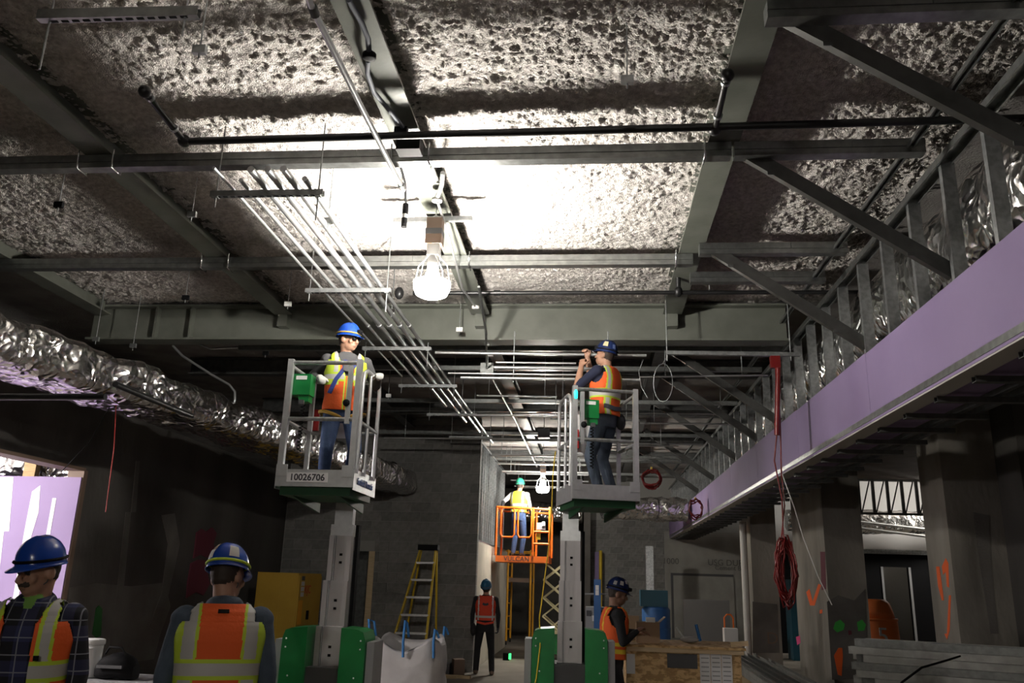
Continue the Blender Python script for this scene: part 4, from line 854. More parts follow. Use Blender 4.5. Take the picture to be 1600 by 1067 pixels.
# blue manual hoist with grey body behind the second lift
hs = thing('material_hoist', 'blue and grey material hoist between the second lift and the worker', 'hoist', PY(935, 1000, 13.0)); hs.location.z = 0
q0, q1 = PY(928, 905, 13), PY(939, 945, 13); MB().span((q0.x,13,0.3),(q1.x,13.15,q0.z)).build('mast', 'blue', hs)
for py in (918, 926): a_ = PY(933, py, 12.99); MB().box(a_, (.05,.01,.07)).build('label_plate', 'white', hs)
q0, q1 = PY(915, 948, 13.2), PY(948, 985, 13.2); MB().span((q0.x,13.2,q1.z),(q1.x,13.6,q0.z)).build('housing', 'grey', hs)
for i in range(3): a_ = PY(920+9*i, 958+8*(i % 2), 13.19); MB().box(a_, (.07,.01,.08)).build('panel_box', 'white' if i % 2 else 'dark_grey', hs)
MB().span((q0.x,13.2,0),(q1.x,13.6,q1.z)).build('base', 'dark_grey', hs); a_ = PY(934, 922, 13.1); MB().tube([PY(914,928,13.1), PY(956,928,13.1)], .015, 6).build('cross_bar', 'grey', hs)
MB().span((PY(916, 940, 26.3).x+.25, 26.4, .01), (PY(936, 940, 26.3).x, 26.45, PY(930, 862, 26.3).z)).build('purple_sheet', 'purple_board', label='upright purple board against the far block wall', cat='board')
MB().tube([PY(938.5, 860, 26.2), PY(938, 905, 26.2)+Vector((0,0,-1.6))], .05, 8).build('yellow_pole', 'yellow', label='yellow upright pole beside the far purple board', cat='pole')
# debris by the block wall end
for k, (px, w_, h_, m_) in enumerate(((694, .25, .2, 'dark_grey'), (716, .2, .28, 'brown'))):
    a_ = PY(px, 1040, 16.4); MB().box((a_.x, 16.4, h_/2), (w_, .3, h_), rz=.3*k).build('debris_box', m_, label=['dark debris box by the foot of the block wall', 'brown carton by the end of the block wall'][k], cat='box')
for k, (xx, yy, r_) in enumerate(((-2.75, 15.7, .2), (-2.5, 15.85, -.15))):
    MB().box((xx, yy, .03+.0*k), (.7, .09, .05), rz=r_).build('timber_scrap', 'pale_wood', label=['timber scrap on the floor beside the bulk bag', 'timber scrap on the floor below the red-vested worker'][k], cat='wood scrap')
lz = PZ(793, 1027, .06); t = thing('laser_level', 'small green glowing laser level on the floor', 'laser level', (lz.x, lz.y, 0))
MB().box((lz.x-.03, lz.y, .075), (.14,.12,.15)).build('housing', 'black', t); MB().box((lz.x+.055, lz.y-.02, .085), (.05,.09,.12)).build('window', 'laser_green', t)
# ------------------------------------------------------------------ scissor lift with orange basket
sl_ = thing('scissor_lift', 'orange-railed basket lift on a cream scissor stack in the lit far room', 'lift', (-1.2, 20.2, 0))
X0, X1, Y0, Y1, Zf, Zt = -2.22, -.98, 19.7, 20.9, 2.26, 3.36
MB().span((X0, Y0, Zf-.14), (X1, Y1, Zf)).build('platform', 'orange', sl_)
text('maker_lettering', 'VULCAN', .15, (-1.73, Y0-.003, Zf-.07), (1,0,0), (0,0,1), 'ink', sl_)
def loop(x0, x1, y, z0, z1, r=.022): return MB().tube([(x0,y,z0+.06),(x0,y,z1-.06),(x0+.04,y,z1),(x1-.04,y,z1),(x1,y,z1-.06),(x1,y,z0+.06),(x1-.04,y,z0),(x0+.04,y,z0),(x0,y,z0+.06)], r, 8)
for a, b_ in ((X0+.10, X0+.42), (X0+.50, X0+.82)): loop(a, b_, Y0, Zf+.42, Zt-.02).build('rail_panel', 'orange', sl_)
for x in (X0, X0+.86, X1): MB().tube([(x,Y0,Zf),(x,Y0,Zt)], .028, 8).build('post', 'orange', sl_); MB().tube([(x,Y1,Zf),(x,Y1,Zt)], .028, 8).build('post', 'orange', sl_)
for y in (Y0, Y1): MB().tube([(X0,y,Zt),(X1,y,Zt-.04)], .026, 8).build('top_rail', 'orange', sl_)
for z in (Zf+.28, Zf+.55): MB().tube([(X0+.86,Y0,z),(X1,Y0,z)], .026, 8).build('mid_rail', 'orange', sl_)
for x in (X0, X1): MB().tube([(x,Y0,Zt),(x,Y1,Zt)], .026, 8).build('top_rail', 'orange', sl_)
MB().box((X1-.2,Y0+.06,Zf+.68),(.2,.12,.16)).build('control_box', 'grey', sl_); MB().box((X1-.14,Y0+.0,Zf+.74),(.07,.06,.09)).build('switch', 'white', sl_)
MB().box((X0+.98,Y0+.06,Zf+.5),(.1,.08,.24)).build('tool_pouch', 'yellow', sl_)
for k in range(4):
    za, zb_ = .55+k*.40, .55+(k+1)*.40
    for yy in (19.95, 20.7):
        MB().bar((-1.12,yy,za),(-.62,yy+.02,zb_),.03,.09,up=(0,1,0)).build('scissor_arm', 'cream', sl_); MB().bar((-.62,yy-.03,za),(-1.12,yy-.03,zb_),.03,.09,up=(0,1,0)).build('scissor_arm', 'cream', sl_)
MB().span((-1.2,19.85,.15),(-.5,20.85,.58)).build('base', 'green', sl_); MB().span((-1.15,19.83,.58),(-.55,20.9,.66)).build('base_plate', 'cream', sl_)
for x in (-1.2,-.5):
    for y in (20.0, 20.7): MB().lathe((x,y,.15),[(.02,-.05),(.14,-.045),(.15,0),(.14,.045),(.02,.05)],16,axis=(1,0,0)).build('wheel', 'rubber', sl_)
# amber rolling scaffold behind it
sc_ = thing('rolling_scaffold', 'amber rolling scaffold with ladder end frames behind the orange basket', 'scaffold', (-2.3, 24.6, 0))
sx0, sx1, sx2 = PY(763, 950, 24.2).x, PY(792, 950, 24.2).x, PY(828, 950, 24.2).x; zs = PY(775, 858, 24.2).z
for y in (24.2, 25.4):
    for x in (sx0, sx1, sx2): MB().tube([(x,y,.1),(x,y,zs)], .03, 8).build('upright', 'amber', sc_)
    zz = .35
    while zz < zs:
        MB().tube([(sx0,y,zz),(sx1,y,zz)], .02, 8).build('rung', 'amber', sc_); zz += .36
    MB().tube([(sx1,y,zs-.05),(sx2,y,zs-.05)], .022, 8).build('rail', 'amber', sc_)
for x in (sx0, sx1, sx2):
    for y in (24.2, 25.4): MB().lathe((x,y,.06),[(.01,-.025),(.055,-.022),(.06,0),(.055,.022),(.01,.025)],14,axis=(1,0,0)).build('caster', 'rubber', sc_)
MB().span((sx0,24.2,PY(775,905,24.2).z-.08),(sx1,25.4,PY(775,900,24.2).z)).build('deck_board', 'amber', sc_); MB().span((sx1+.02,24.25,PY(775,905,24.2).z-.06),(sx2,25.4,PY(775,902,24.2).z)).build('deck_board', 'brown', sc_)
# metal studs above the inner wall, each a piece of the partition
pt = thing('stud_partition', 'row of bright metal studs standing on the beige inner wall', 'partition', (XE-.12, 20, 2.46))
stm = MB().chan((0,0,0),(0,0,2.05),.09,.05,up=(1,0,0)).mesh('stud', 'galvanized')
for k in range(14): put('stud', stm, pt, Vector((XE-.14, WB+.35+.42*k, 2.49))-pt.location, (random.uniform(-.03,.03), 0, 0))
MB().chan((XE-.11,WB+.22,2.465),(XE-.11,23.4,2.465),.1,.04).build('bottom_track', 'galvanized', pt); MB().chan((XE-.11,WB+.22,4.56),(XE-.11,23.4,4.56),.1,.04,up=(0,0,-1)).build('top_track', 'galvanized', pt)
foil_tube([(-2.1, 25.9, 3.75), (-.3, 25.9, 3.75)], .5, .6, 24, .08, .05, 4, 3, 8).build('insulated_duct', 'foil', label='foil-wrapped duct in the lit far room behind the basket lift', cat='duct')
foil_tube([(.3, 20.2, 3.45), (1.5, 20.6, 3.45), (2.25, 20.6, 3.45)], .8, .55, 24, .07, .06, 4, 2.6, 9).build('insulated_duct', 'foil', label='foil-wrapped duct end hanging behind the second lift beside the red hose', cat='duct')
for k in range(7): pipe('far_conduit', [(-2.2, 18.2+1.1*k, 4.36-.04*(k % 3)), (-.1, 18.2+1.1*k, 4.36-.04*(k % 3))], .022, 'conduit', f'bright cross conduit above the basket lift, {ORD[k]} from the block wall', 'conduit', 'lit room conduits', hang=(.1,.9))
# ================================================================== CORDS
def coil(c, rx, rz, turns, r, m, name, label, axis='x', jit=.02, seed=1, tail=None, hang=None):
    rr = random.Random(seed); pts = []
    for i in range(turns*18+1):
        a = i*2*math.pi/18; j = 1+rr.uniform(-jit, jit)*2; off = rr.uniform(-.03,.03)+.05*math.sin(i*.21)
        tw = .35+.65*abs(math.sin((i//18)*1.7+.6)) if turns > 6 else 1; tz = .82+.18*math.cos((i//18)*2.3)
        u_, v_ = rx*j*tw*math.sin(a)+(.03*math.sin(i//18*3.1) if turns > 6 else 0), rz*j*tz*math.cos(a)
        pts.append(Vector(c)+(Vector((u_+off*.2, off, v_))))
    if not hang: return MB().tube((tail or [])+pts, r, 6).build(name, m, label=label, cat='cord')
    t = thing(name, label, 'cord', Vector(c)-Vector((0,0,rz)))
    MB().tube(pts, r, 6).build('coil', m, t); MB().tube([Vector(c)+Vector((0,0,rz)), hang], .003, 5).build('hanger_wire', 'dark_steel', t); MB().box(Vector(c)+Vector((0,0,rz)), (.03,.05,.06)).build('tie', 'yellow', t)
    return t
rc = PY(1229, 893, 8.9); tp = PY(1212, 575, 8.9)
coil(rc, .10, .33, 16, .008, 'red_cord', 'extension_cord', 'red extension cord coiled in a long hank below the bulkhead', seed=4, jit=.09,
     tail=[tp, PY(1216, 650, 8.9), PY(1210, 720, 8.9), PY(1222, 780, 8.9), PY(1224, 835, 8.9)])
MB().tube([tp+Vector((.02,0,0)), PY(1219, 660, 8.92), PY(1221, 740, 8.92), PY(1226, 790, 8.92), PY(1220, 850, 8.92)], .008, 6).build('extension_cord', 'red_cord', label='second red cord strand falling beside the coiled hank', cat='cord')
rw = thing('cord_reel', 'red cord block hooked on the strut end by the bulkhead', 'cord reel', PY(1211, 566, 8.9))
MB().box(PY(1211, 566, 8.9), (.10,.07,.13)).build('block', 'red_cord', rw); MB().tube([PY(1216,575,8.88), PY(1214,680,8.88)], .028, 8).build('bundle', 'red_cord', rw)
coil(PY(1018, 748, 13.0), .14, .15, 6, .012, 'red_cord', 'air_hose', 'round red hose coil hanging behind the second lift', seed=5, jit=.05, hang=PY(1018, 738, 13.0)+Vector((0,0,1.1)))
coil(PY(1087, 795, 17.6), .13, .20, 4, .014, 'red_cord', 'extension_cord', 'small red cord hank on the far end of the bulkhead', seed=6, jit=.08, hang=Vector((BX+.03, 17.6, 4.4)))
MB().tube([PY(1222, 740, 8.8), PY(1240, 790, 8.8), PY(1255, 840, 8.8), PY(1278, 900, 8.8), PY(1300, 945, 8.8)], .005, 5).build('white_wire', 'offwhite', label='thin white wire hanging loose past the red hank', cat='wire')
MB().tube([PY(868, 705, 9.15), PY(864, 740, 9.2), PY(862, 800, 9.2), PY(858, 850, 9.2), PY(849, 920, 9.15), PY(843, 965, 8.75), PY(844, 1010, 8.6), PY(838, 1060, 8.5), PY(828, 1100, 8.2)], .0065, 8).build('extension_cord', 'yellow', label='yellow extension cord hanging down the second lift to the floor', cat='cord')
MB().tube([PY(180, 620, 8.2), PY(140, 690, 8.4), PY(95, 738, 9.0)], .005, 5).build('hanging_wire', 'black', label='thin dark wire slanting from the duct to the opening', cat='wire')
MB().tube([PY(182, 620, 8.2), PY(178, 700, 8.2), PY(165, 800, 8.2)], .005, 5).build('hanging_wire', 'red', label='thin red wire hanging straight from the duct', cat='wire')
# ================================================================== PEOPLE
TZ = [.80,.88,.95,1.05,1.18,1.30,1.38,1.43,1.465,1.50]
TRX = [.150,.172,.176,.163,.172,.190,.196,.175,.130,.072]
TRY = [.105,.122,.125,.115,.125,.132,.122,.105,.085,.066]
def ik(a, c, l1, l2, pole):
    d = c-a; L = min(d.length, (l1+l2)*.995); n = d.normalized(); c = a+n*L
    x = (l1*l1-l2*l2+L*L)/(2*L); h = math.sqrt(max(l1*l1-x*x, 1e-6)); p = Vector(pole); p = (p-n*p.dot(n)).normalized()
    return a+n*x+p*h, c
def person(label, loc, rz, scale=1.0, drop=0.0, lean=0.0, tyaw=0.0, hyaw=0.0, hpitch=0.0, hroll=0.0, rh=None, lh=None, rcurl=.5, lcurl=.5, feet=((-.12,0),(.12,0)), fyaw=0.0,
           shirt='grey_shirt', sleeve=None, forearm=None, pants='denim', hand='skin', skin='skin', boots='boot', vest='std', vestm=('vest_orange','vest_lime','vest_silver'), vopen=0.0, vbottom=1.0,
           helmet='helmet_blue', voxel=.009, stache=False, collar=None, glasses=False, lamp=None, stickers=(), band='strap_grey', bulk=0.0, rpole=None, lpole=None, vres=1.0):
    t = thing('person', label, 'person', loc, rz); s = scale; inv = (Matrix.Translation(Vector(loc)) @ Matrix.Rotation(rz, 4, 'Z')).inverted()
    T = Matrix.Translation((0,0,(.92-drop)*s)) @ Matrix.Rotation(math.radians(tyaw), 4, 'Z') @ Matrix.Rotation(math.radians(lean), 4, 'X') @ Matrix.Scale(s, 4) @ Matrix.Translation((0,0,-.92))
    pieces = []
    def ring(z, off=0.0, n=28, y0=0.0):
        rx = float(np.interp(z, TZ, TRX))+off+bulk*min(1, max(0, (1.45-z)/.1)); ry = float(np.interp(z, TZ, TRY))+off+bulk*min(1, max(0, (1.45-z)/.1)); out = []
        for k in range(n):
            th = 2*math.pi*k/n; ca, sa = math.cos(th), math.sin(th); rr = (abs(ca)**2.5+abs(sa)**2.5)**(-1/2.5); out.append(Vector((rx*ca*rr, ry*sa*rr+y0, z)))
        return out
    def loft(zs, m):
        rows = [[T@p for p in ring(z)] for z in zs]; mb = MB().grid(rows, wrap=True); n = len(rows[0]); mb.add(rows[0], [tuple(range(n))]); mb.add(rows[-1], [tuple(range(n))]); pieces.append((mb, m))
    def tb(pts, rs, m, n=14):
        mb = MB().tube(pts, [r*s for r in rs], n); pieces.append((mb, m))
        mb.ell(pts[0], (rs[0]*s,)*3, 10); mb.ell(pts[-1], (rs[-1]*s,)*3, 10)
    def el(c, r, m, M=None): pieces.append((MB().ell(c, [q*s for q in r], 14, M), m))
    loft([.80,.86,.92,.98,1.01], pants); loft([1.0,1.06,1.12,1.18,1.24,1.30,1.35,1.39,1.42,1.445,1.465,1.485,1.50], shirt)
    # head
    HC = T@Vector((0,-.02,1.635)); HR = Matrix.Rotation(math.radians(hyaw), 3, 'Z') @ Matrix.Rotation(math.radians(hpitch), 3, 'X') @ Matrix.Rotation(math.radians(hroll), 3, 'Y')
    def hp(x, y, z): return HC+HR@Vector((x, y, z))*s
    tb([T@Vector((0,.012,1.46)), hp(0,.03,-.05)], [.060,.056], skin)
    el(hp(0,.012,.022), (.076,.097,.105), skin, HR); el(hp(0,-.02,-.055), (.060,.072,.068), skin, HR); el(hp(0,-.055,-.085), (.034,.034,.028), skin, HR); el(hp(0,-.035,.03), (.066,.062,.05), skin, HR)
    tb([hp(0,-.093,.012), hp(0,-.108,-.018), hp(0,-.112,-.03)], [.010,.013,.015], skin, 8); el(hp(.013,-.100,-.034), (.009,.009,.008), skin, HR); el(hp(-.013,-.100,-.034), (.009,.009,.008), skin, HR)
    for q in (-1, 1):
        el(hp(q*.077,.015,-.012), (.012,.026,.034), skin, HR); el(hp(q*.045,-.062,-.025), (.024,.022,.024), skin, HR); el(hp(q*.031,-.0855,.004), (.013,.008,.0085), 'eye', HR)
        tb([hp(q*.015,-.093,.022), hp(q*.032,-.093,.026), hp(q*.05,-.083,.02)], [.006,.006,.004], 'hair', 6)
    el(hp(0,-.092,-.062), (.026,.010,.007), 'skin_dark', HR); el(hp(0,-.090,-.073), (.022,.010,.007), 'skin_dark', HR)
    if stache: tb([hp(-.036,-.082,-.054), hp(0,-.101,-.046), hp(.036,-.082,-.054)], [.008,.011,.008], 'hair', 8)
    el(hp(0,.035,.02), (.0795,.081,.085), 'hair', HR); el(hp(0,.06,-.03), (.058,.043,.035), 'hair', HR)
    if collar: tb([T@Vector((0,-.035,1.44)), T@Vector((0,-.01,1.487))], [.062,.062], collar)
    # arms
    sl = sleeve or shirt; fa = forearm or sl
    for side, tgt, curl, pole in ((-1, rh, rcurl, rpole), (1, lh, lcurl, lpole)):
        sh = T@Vector((side*.19,.0,1.415)); g = T.to_3x3().normalized()
        w_ = (inv@Vector(tgt)) if tgt is not None else sh+(g@Vector((side*.07,-.05,-.53)))*s
        pl = Vector(pole) if pole else Vector((side*.6,.6,-.6))
        e, w_ = ik(sh, w_, .285*s, .26*s, pl)
        el(sh, (.068+bulk*.5,.072+bulk*.5,.066), sl); tb([sh, sh.lerp(e,.5), e], [.064+bulk*.4,.056+bulk*.4,.047+bulk*.3], sl); tb([e, e.lerp(w_,.4), w_], [.047+bulk*.3,.043+bulk*.2,.031+bulk*.2], fa)
        d = (w_-e).normalized(); nrm = Vector((0,0,-1))
        if abs(d.z) > .8: nrm = g@Vector((-side,0,0))
        nrm = (nrm-d*nrm.dot(d)).normalized(); lat = d.cross(nrm)*side
        Mh = Matrix((lat, nrm, d)).transposed(); gl = 1.15 if hand == 'glove' else 1.0
        el(w_+d*.055*s, (.041*gl,.019*gl,.052), hand, Mh); tb([w_, w_+d*.03*s], [.029*gl,.03*gl], hand, 10)
        for k, (o_, ln) in enumerate(((-.031,.062),(-.011,.072),(.010,.068),(.029,.054))):
            p = w_+(d*.092+lat*o_)*s; pts = [w_+(d*.06+lat*o_*.8)*s, p]; v = d.copy(); ang = curl*.9
            for j in range(3):
                v = (Matrix.Rotation(-ang*side, 3, lat)@v) if ((Matrix.Rotation(-ang*side, 3, lat)@v).dot(nrm) > v.dot(nrm)-1e-6) else (Matrix.Rotation(ang*side, 3, lat)@v)
                p = p+v*ln*(.45,.32,.25)[j]*s*1.05; pts.append(p)
            tb(pts, [.0105*gl,.0105*gl,.0098*gl,.0092*gl,.0085*gl], hand, 8)
        th0 = w_+(d*.025-lat*.03)*s; tb([th0, th0+(d*.03-lat*.03+nrm*.012)*s, th0+(d*.06-lat*.036+nrm*.03)*s], [.014*gl,.0125*gl,.010*gl], hand, 8)
    # legs
    for side, (fx, fy) in ((-1, feet[0]), (1, feet[1])):
        hip = T@Vector((side*.092,0,.88)); an = Vector((fx*s, fy*s+.02*s, .085*s)); kn, an = ik(hip, an, .42*s, .41*s, Matrix.Rotation(fyaw,3,'Z')@Vector((side*.1,-1,0)))
        tb([hip, hip.lerp(kn,.5), kn], [.096,.083,.066], pants); tb([kn, kn.lerp(an,.4), an], [.066,.064,.055], pants)
        fd = Matrix.Rotation(fyaw,3,'Z')@Vector((side*.12,-1,0)).normalized(); a0 = Vector((an.x, an.y, 0))
        fp = MB(); Mf = MB.frame((0,0,0), fd); fp.ell(a0+fd*.06*s+Vector((0,0,.042*s)), (.047*s,.042*s,.135*s), 14, Mf); fp.ell(a0+Vector((0,0,.06*s)), (.05*s,.06*s,.06*s), 12); pieces.append((fp, boots))
    # one continuous surface
    keys = []; allm = MB(); tv = {}
    for mb, m_ in pieces:
        if m_ not in keys: keys.append(m_)
        allm.add(mb.v, mb.f); a, f = tv.setdefault(m_, ([], [])); o_ = len(a); a += mb.v; f += [tuple(i+o_ for i in q) for q in mb.f]
    me = allm.mesh('body', keys); tmp = bpy.data.objects.new('tmp', me); COL.objects.link(tmp)
    rm = tmp.modifiers.new('r', 'REMESH'); rm.mode = 'VOXEL'; rm.voxel_size = voxel*s; smo = tmp.modifiers.new('s', 'SMOOTH'); smo.factor = .5; smo.iterations = 2
    bpy.context.view_layer.update()
    bm_ = bpy.data.meshes.new_from_object(tmp.evaluated_get(bpy.context.evaluated_depsgraph_get())); bpy.data.objects.remove(tmp)
    bm_.materials.clear()
    for k in keys: bm_.materials.append(MATS[k])
    trees = [BVHTree.FromPolygons(tv[k][0], tv[k][1]) for k in keys]
    idx = []
    for p in bm_.polygons:
        best, bi = 9, 0
        for i, tr in enumerate(trees):
            q = tr.find_nearest(p.center, best if best < 9 else 1.0)
            if q[0] is not None:
                dd = q[3]-(.0035 if keys[i] in ('hair','eye') else 0)
                if dd < best: best, bi = dd, i
        idx.append(bi)
    bm_.polygons.foreach_set('material_index', idx); bm_.polygons.foreach_set('use_smooth', [True]*len(idx)); bm_.update(); bm_.name = 'body'
    body = bpy.data.objects.new('body', bm_); COL.objects.link(body); body.parent = t
    # vest
    if vest:
        nv = int(56*vres); zs = [vbottom+(1.492-vbottom)*i/nv for i in range(nv+1)]; n = int(112*vres); mb = MB()
        grid_ = [ring(z, .020 if z < 1.40 else .022, n) for z in zs]
        for i, r_ in enumerate(grid_):
            for p in r_: mb.v.append(T@(p+Vector((0,0,.012 if zs[i] > 1.43 else 0))+Vector((0, .006*noise.noise(p*9), 0))))
        for i in range(nv):
            for k in range(n):
                k2 = (k+1) % n; c = (grid_[i][k]+grid_[i+1][k2])/2; ax = abs(c.x); fr_ = c.y < 0
                if ax > .135 and (c.y/.085)**2+((c.z-1.385)/.105)**2 < 1: continue
                if ax > .16 and c.z > 1.40: continue
                if fr_ and c.z > 1.24 and ax < .012+(c.z-1.24)*.42: continue
                if fr_ and vopen and ax < vopen: continue
                if not fr_ and c.z > 1.475: continue
                ci = 0
                if vest in ('std', 'back'):
                    if .092 < ax < .112 or .150 < ax < .164: ci = 1
                    elif .112 <= ax <= .150: ci = 2
                    if vest == 'back' and not fr_: ci = 0 if ax < .108 else (1 if ax < .122 else (2 if ax < .183 else 1))
                    if c.z < 1.215:
                        ci = 2 if 1.135 < c.z < 1.195 else (1 if 1.115 < c.z < 1.215 else ci)
                elif vest == 'chest':
                    if c.z > 1.15:
                        if .07 < ax < .088 or .128 < ax < .15: ci = 1
                        elif .088 <= ax <= .128: ci = 2
                        if ax > .15: ci = 1
                    if 1.20 < c.z < 1.25: ci = 2
                    elif 1.25 <= c.z < 1.275 or 1.185 < c.z <= 1.20: ci = 1
                    if fr_ and ax < .022: ci = 1
                    if fr_ and ax < .007: ci = 0
                elif vest == 'waist':
                    if .10 < ax < .125: ci = 1
                    if 1.02 < c.z < 1.06 or 1.09 < c.z < 1.13: ci = 1
                elif vest == 'red':
                    if .125 < ax < .150: ci = 2
                    if 1.07 < c.z < 1.115: ci = 2
                mb.f.append((i*n+k, i*n+k2, (i+1)*n+k2, (i+1)*n+k)); mb.m.append(ci); mb.sm.append(True)
        v = mb.build('safety_vest', list(vestm), t, local=True); so = v.modifiers.new('solid', 'SOLIDIFY'); so.thickness = .006; so.offset = 1
        body_vest = v
    # helmet
    HB = HC+HR@Vector((0,.012,.040))*s
    rows = []; n = 40; mb = MB()
    def dome(ph, th, off=0.0):
        x, y, z = (.104+off)*math.sin(ph)**.85*math.cos(th), (.124+off)*math.sin(ph)**.85*math.sin(th), (.138+off)*math.cos(ph)
        rg = 1+.035*math.exp(-(x/.016)**2)*(1 if ph < 1.3 else 0)+.018*(math.exp(-((abs(x)-.045)/.010)**2))*(1 if ph < 1.2 else 0)
        return HB+HR@Vector((x*rg, y*rg, z*rg))*s
    for i in range(1, 13): rows.append([dome(i/12*math.pi/2, 2*math.pi*k/n) for k in range(n)])
    for fl, dz in ((.005,-.006),(.009,-.012)):
        rr = []
        for k in range(n):
            th = 2*math.pi*k/n; fr_ = max(0, -math.sin(th))**3; o_ = fl+fr_*fl*5.2
            rr.append(HB+HR@Vector(((.104+o_*.8)*math.cos(th), (.124+o_)*math.sin(th), dz-fr_*.012))*s)
        rows.append(rr)
    mb.grid(rows, wrap=True); mb.add([dome(0.001,0)]+rows[0], [(0, k+1, (k+1) % n+1) for k in range(n)], 0, True)
    hm = mb.build('hard_hat', helmet, t, local=True); so = hm.modifiers.new('solid', 'SOLIDIFY'); so.thickness = .004; so.offset = -1
    MB().tube([dome(1.42, 2*math.pi*k/24, .006) for k in range(25)], .008*s, 6).build('hat_band', band, hm, local=True)
    MB().tube([hp(-.07,.03,.04), hp(-.068,.0,-.05), hp(0,-.06,-.115), hp(.068,.0,-.05), hp(.07,.03,.04)], .003*s, 5).build('chin_strap', 'dark_grey', hm, local=True) if lamp is None else None
    for th_, ph_, w_, m_ in stickers:
        g_ = [[dome(ph_+(a-2)*w_*.22, th_+(b_-2)*w_*.22, .0095) for b_ in range(5)] for a in range(5)]; MB().grid(g_).build('sticker', m_, hm, local=True)
    if lamp:
        p = dome(1.30, -math.pi/2, .016); MB().box(p, (.052*s,.032*s,.038*s), M=HR).build('headlamp', 'black', hm, local=True); MB().ell(p+HR@Vector((0,-.018,0))*s, (.015*s,.008*s,.013*s), 10, HR).build('headlamp_lens', lamp, hm, local=True)
    if glasses:
        mb = MB()
        for q in (-1, 1):
            mb.ell(hp(q*.034,-.102,.004), (.031*s,.006*s,.019*s), 14, HR); mb.tube([hp(q*.064,-.09,.008), hp(q*.082,.0,.005), hp(q*.08,.03,.0)], .003*s, 5)
        mb.tube([hp(-.015,-.106,.010), hp(.015,-.106,.010)], .003*s, 5); mb.build('safety_glasses', 'glass_dark', t, local=True)
    t['_'] = 0; del t['_']
    def surf(x, z, front=True, off=.03):
        rx = float(np.interp(z, TZ, TRX))+bulk+off; ry = float(np.interp(z, TZ, TRY))+bulk+off
        y = ry*(max(0, 1-(abs(x)/rx)**2.5))**.4; return T@Vector((x, -y if front else y, z))
    return t, surf, s
def strap(par, surf, path, m, name='harness_strap', w=.02, front=True, off=.031):
    """flat webbing laid on the torso along (x, z) points"""
    P = []
    for (x0, z0), (x1, z1) in zip(path, path[1:]):
        for k in range(6): P.append((x0+(x1-x0)*k/6, z0+(z1-z0)*k/6))
    P.append(path[-1]); up = []; dn = []
    for i, (x, z) in enumerate(P):
        a, b_ = P[max(i-1,0)], P[min(i+1,len(P)-1)]; dx, dz = b_[0]-a[0], b_[1]-a[1]; L = math.hypot(dx, dz) or 1; nx, nz = -dz/L*w, dx/L*w
        up.append(surf(x+nx, z+nz, front, off)); dn.append(surf(x-nx, z-nz, front, off))
    o = MB().grid([up, dn], smooth=False).build(name, m, par, local=True); so = o.modifiers.new('solid', 'SOLIDIFY'); so.thickness = .005; so.offset = 0; return o
D = math.radians
# worker in plaid shirt, near the opening
p1, f1, _ = person('worker with moustache in plaid shirt and open orange vest, blue helmet, before the purple board', (-2.98, 4.45, 0), D(14), 1.035, lean=3, hyaw=-34, hpitch=10, shirt='plaid', pants='denim', vest='std', vopen=.075, helmet='helmet_blue',
    stache=True, vres=2.2, collar='tee_green', glasses=False, skin='skin', voxel=.008, band='black', bulk=.022)
strap(p1, f1, [(.10,1.235),(.125,1.235)], 'black', 'vest_clip', .012, True, .05)
def shirt_collar(par, s, m, lean):
    T = Matrix.Translation((0,0,.92*s)) @ Matrix.Rotation(math.radians(lean), 4, 'X') @ Matrix.Scale(s, 4) @ Matrix.Translation((0,0,-.92)); rows = []
    for j, (r_, z) in enumerate(((.064,1.50),(.072,1.532),(.084,1.518),(.100,1.478))):
        row = []
        for i in range(25):
            a = math.radians(-62)+math.radians(304)*i/24; f = abs(i-12)/12; dz = -.035*max(0, f-.6)/.4 if j == 3 else (-.012*f if j else 0)
            row.append(T@Vector((r_*math.cos(a)*1.08, r_*math.sin(a)+.004, z+dz-.02*f*f)))
        rows.append(row)
    o = MB().grid(rows).build('shirt_collar', m, par, local=True); so = o.modifiers.new('solid', 'SOLIDIFY'); so.thickness = .004
shirt_collar(p1, 1.035, 'plaid', 3)
# worker seen from behind
p2, f2, _ = person('worker seen from behind with stickered blue helmet and orange vest, grey jacket sleeves', (-2.04, 4.7, 0), D(203), 1.035, lean=4, hyaw=-34, hpitch=14, hroll=8, shirt='jacket', pants='denim_grey', vest='back', helmet='helmet_blue', voxel=.008, band='vest_lime',
    stickers=((math.pi*.78,1.05,.55,'offwhite'),(math.pi*.38,1.15,.42,'offwhite'),(math.pi*.42,.8,.38,'brown')), bulk=.022, collar='jacket', vres=2.2)
strap(p2, f2, [(-.028,1.452),(.028,1.452)], 'black', 'vest_tab', .009, False, .034)
shirt_collar(p2, 1.035, 'jacket', 4)
# worker on the first lift
pz = 2.475
p3, f3, s3 = person('worker in blue harness and safety glasses standing in the numbered lift basket, white gloves', (-2.31, 7.42, pz), D(22), .93, drop=.15, lean=2, hyaw=48, hpitch=4, rh=PY(499, 590, 7.28), lh=PY(592, 590, 7.42), lcurl=1.0, rcurl=.8, feet=((-.12,.10),(.12,.10)),
    shirt='grey_shirt', pants='denim', hand='glove', vest='chest', helmet='helmet_blue', glasses=True, voxel=.009, band='harness_tan', lamp='black', lpole=(.5,.4,-.7), rpole=(-.5,.4,-.9), boots='boot', vbottom=.90, vres=1.5)
strap(p3, f3, [(-.02,1.40),(-.03,1.31)], 'harness_blue'); strap(p3, f3, [(-.03,1.31),(-.10,1.2),(-.15,1.06)], 'harness_blue'); strap(p3, f3, [(.11,1.42),(.04,1.31)], 'harness_blue'); strap(p3, f3, [(.13,1.25),(.14,1.1),(.135,1.0)], 'harness_blue')
strap(p3, f3, [(-.04,1.315),(.05,1.31)], 'dark_grey', 'chest_buckle', .028, True, .04)
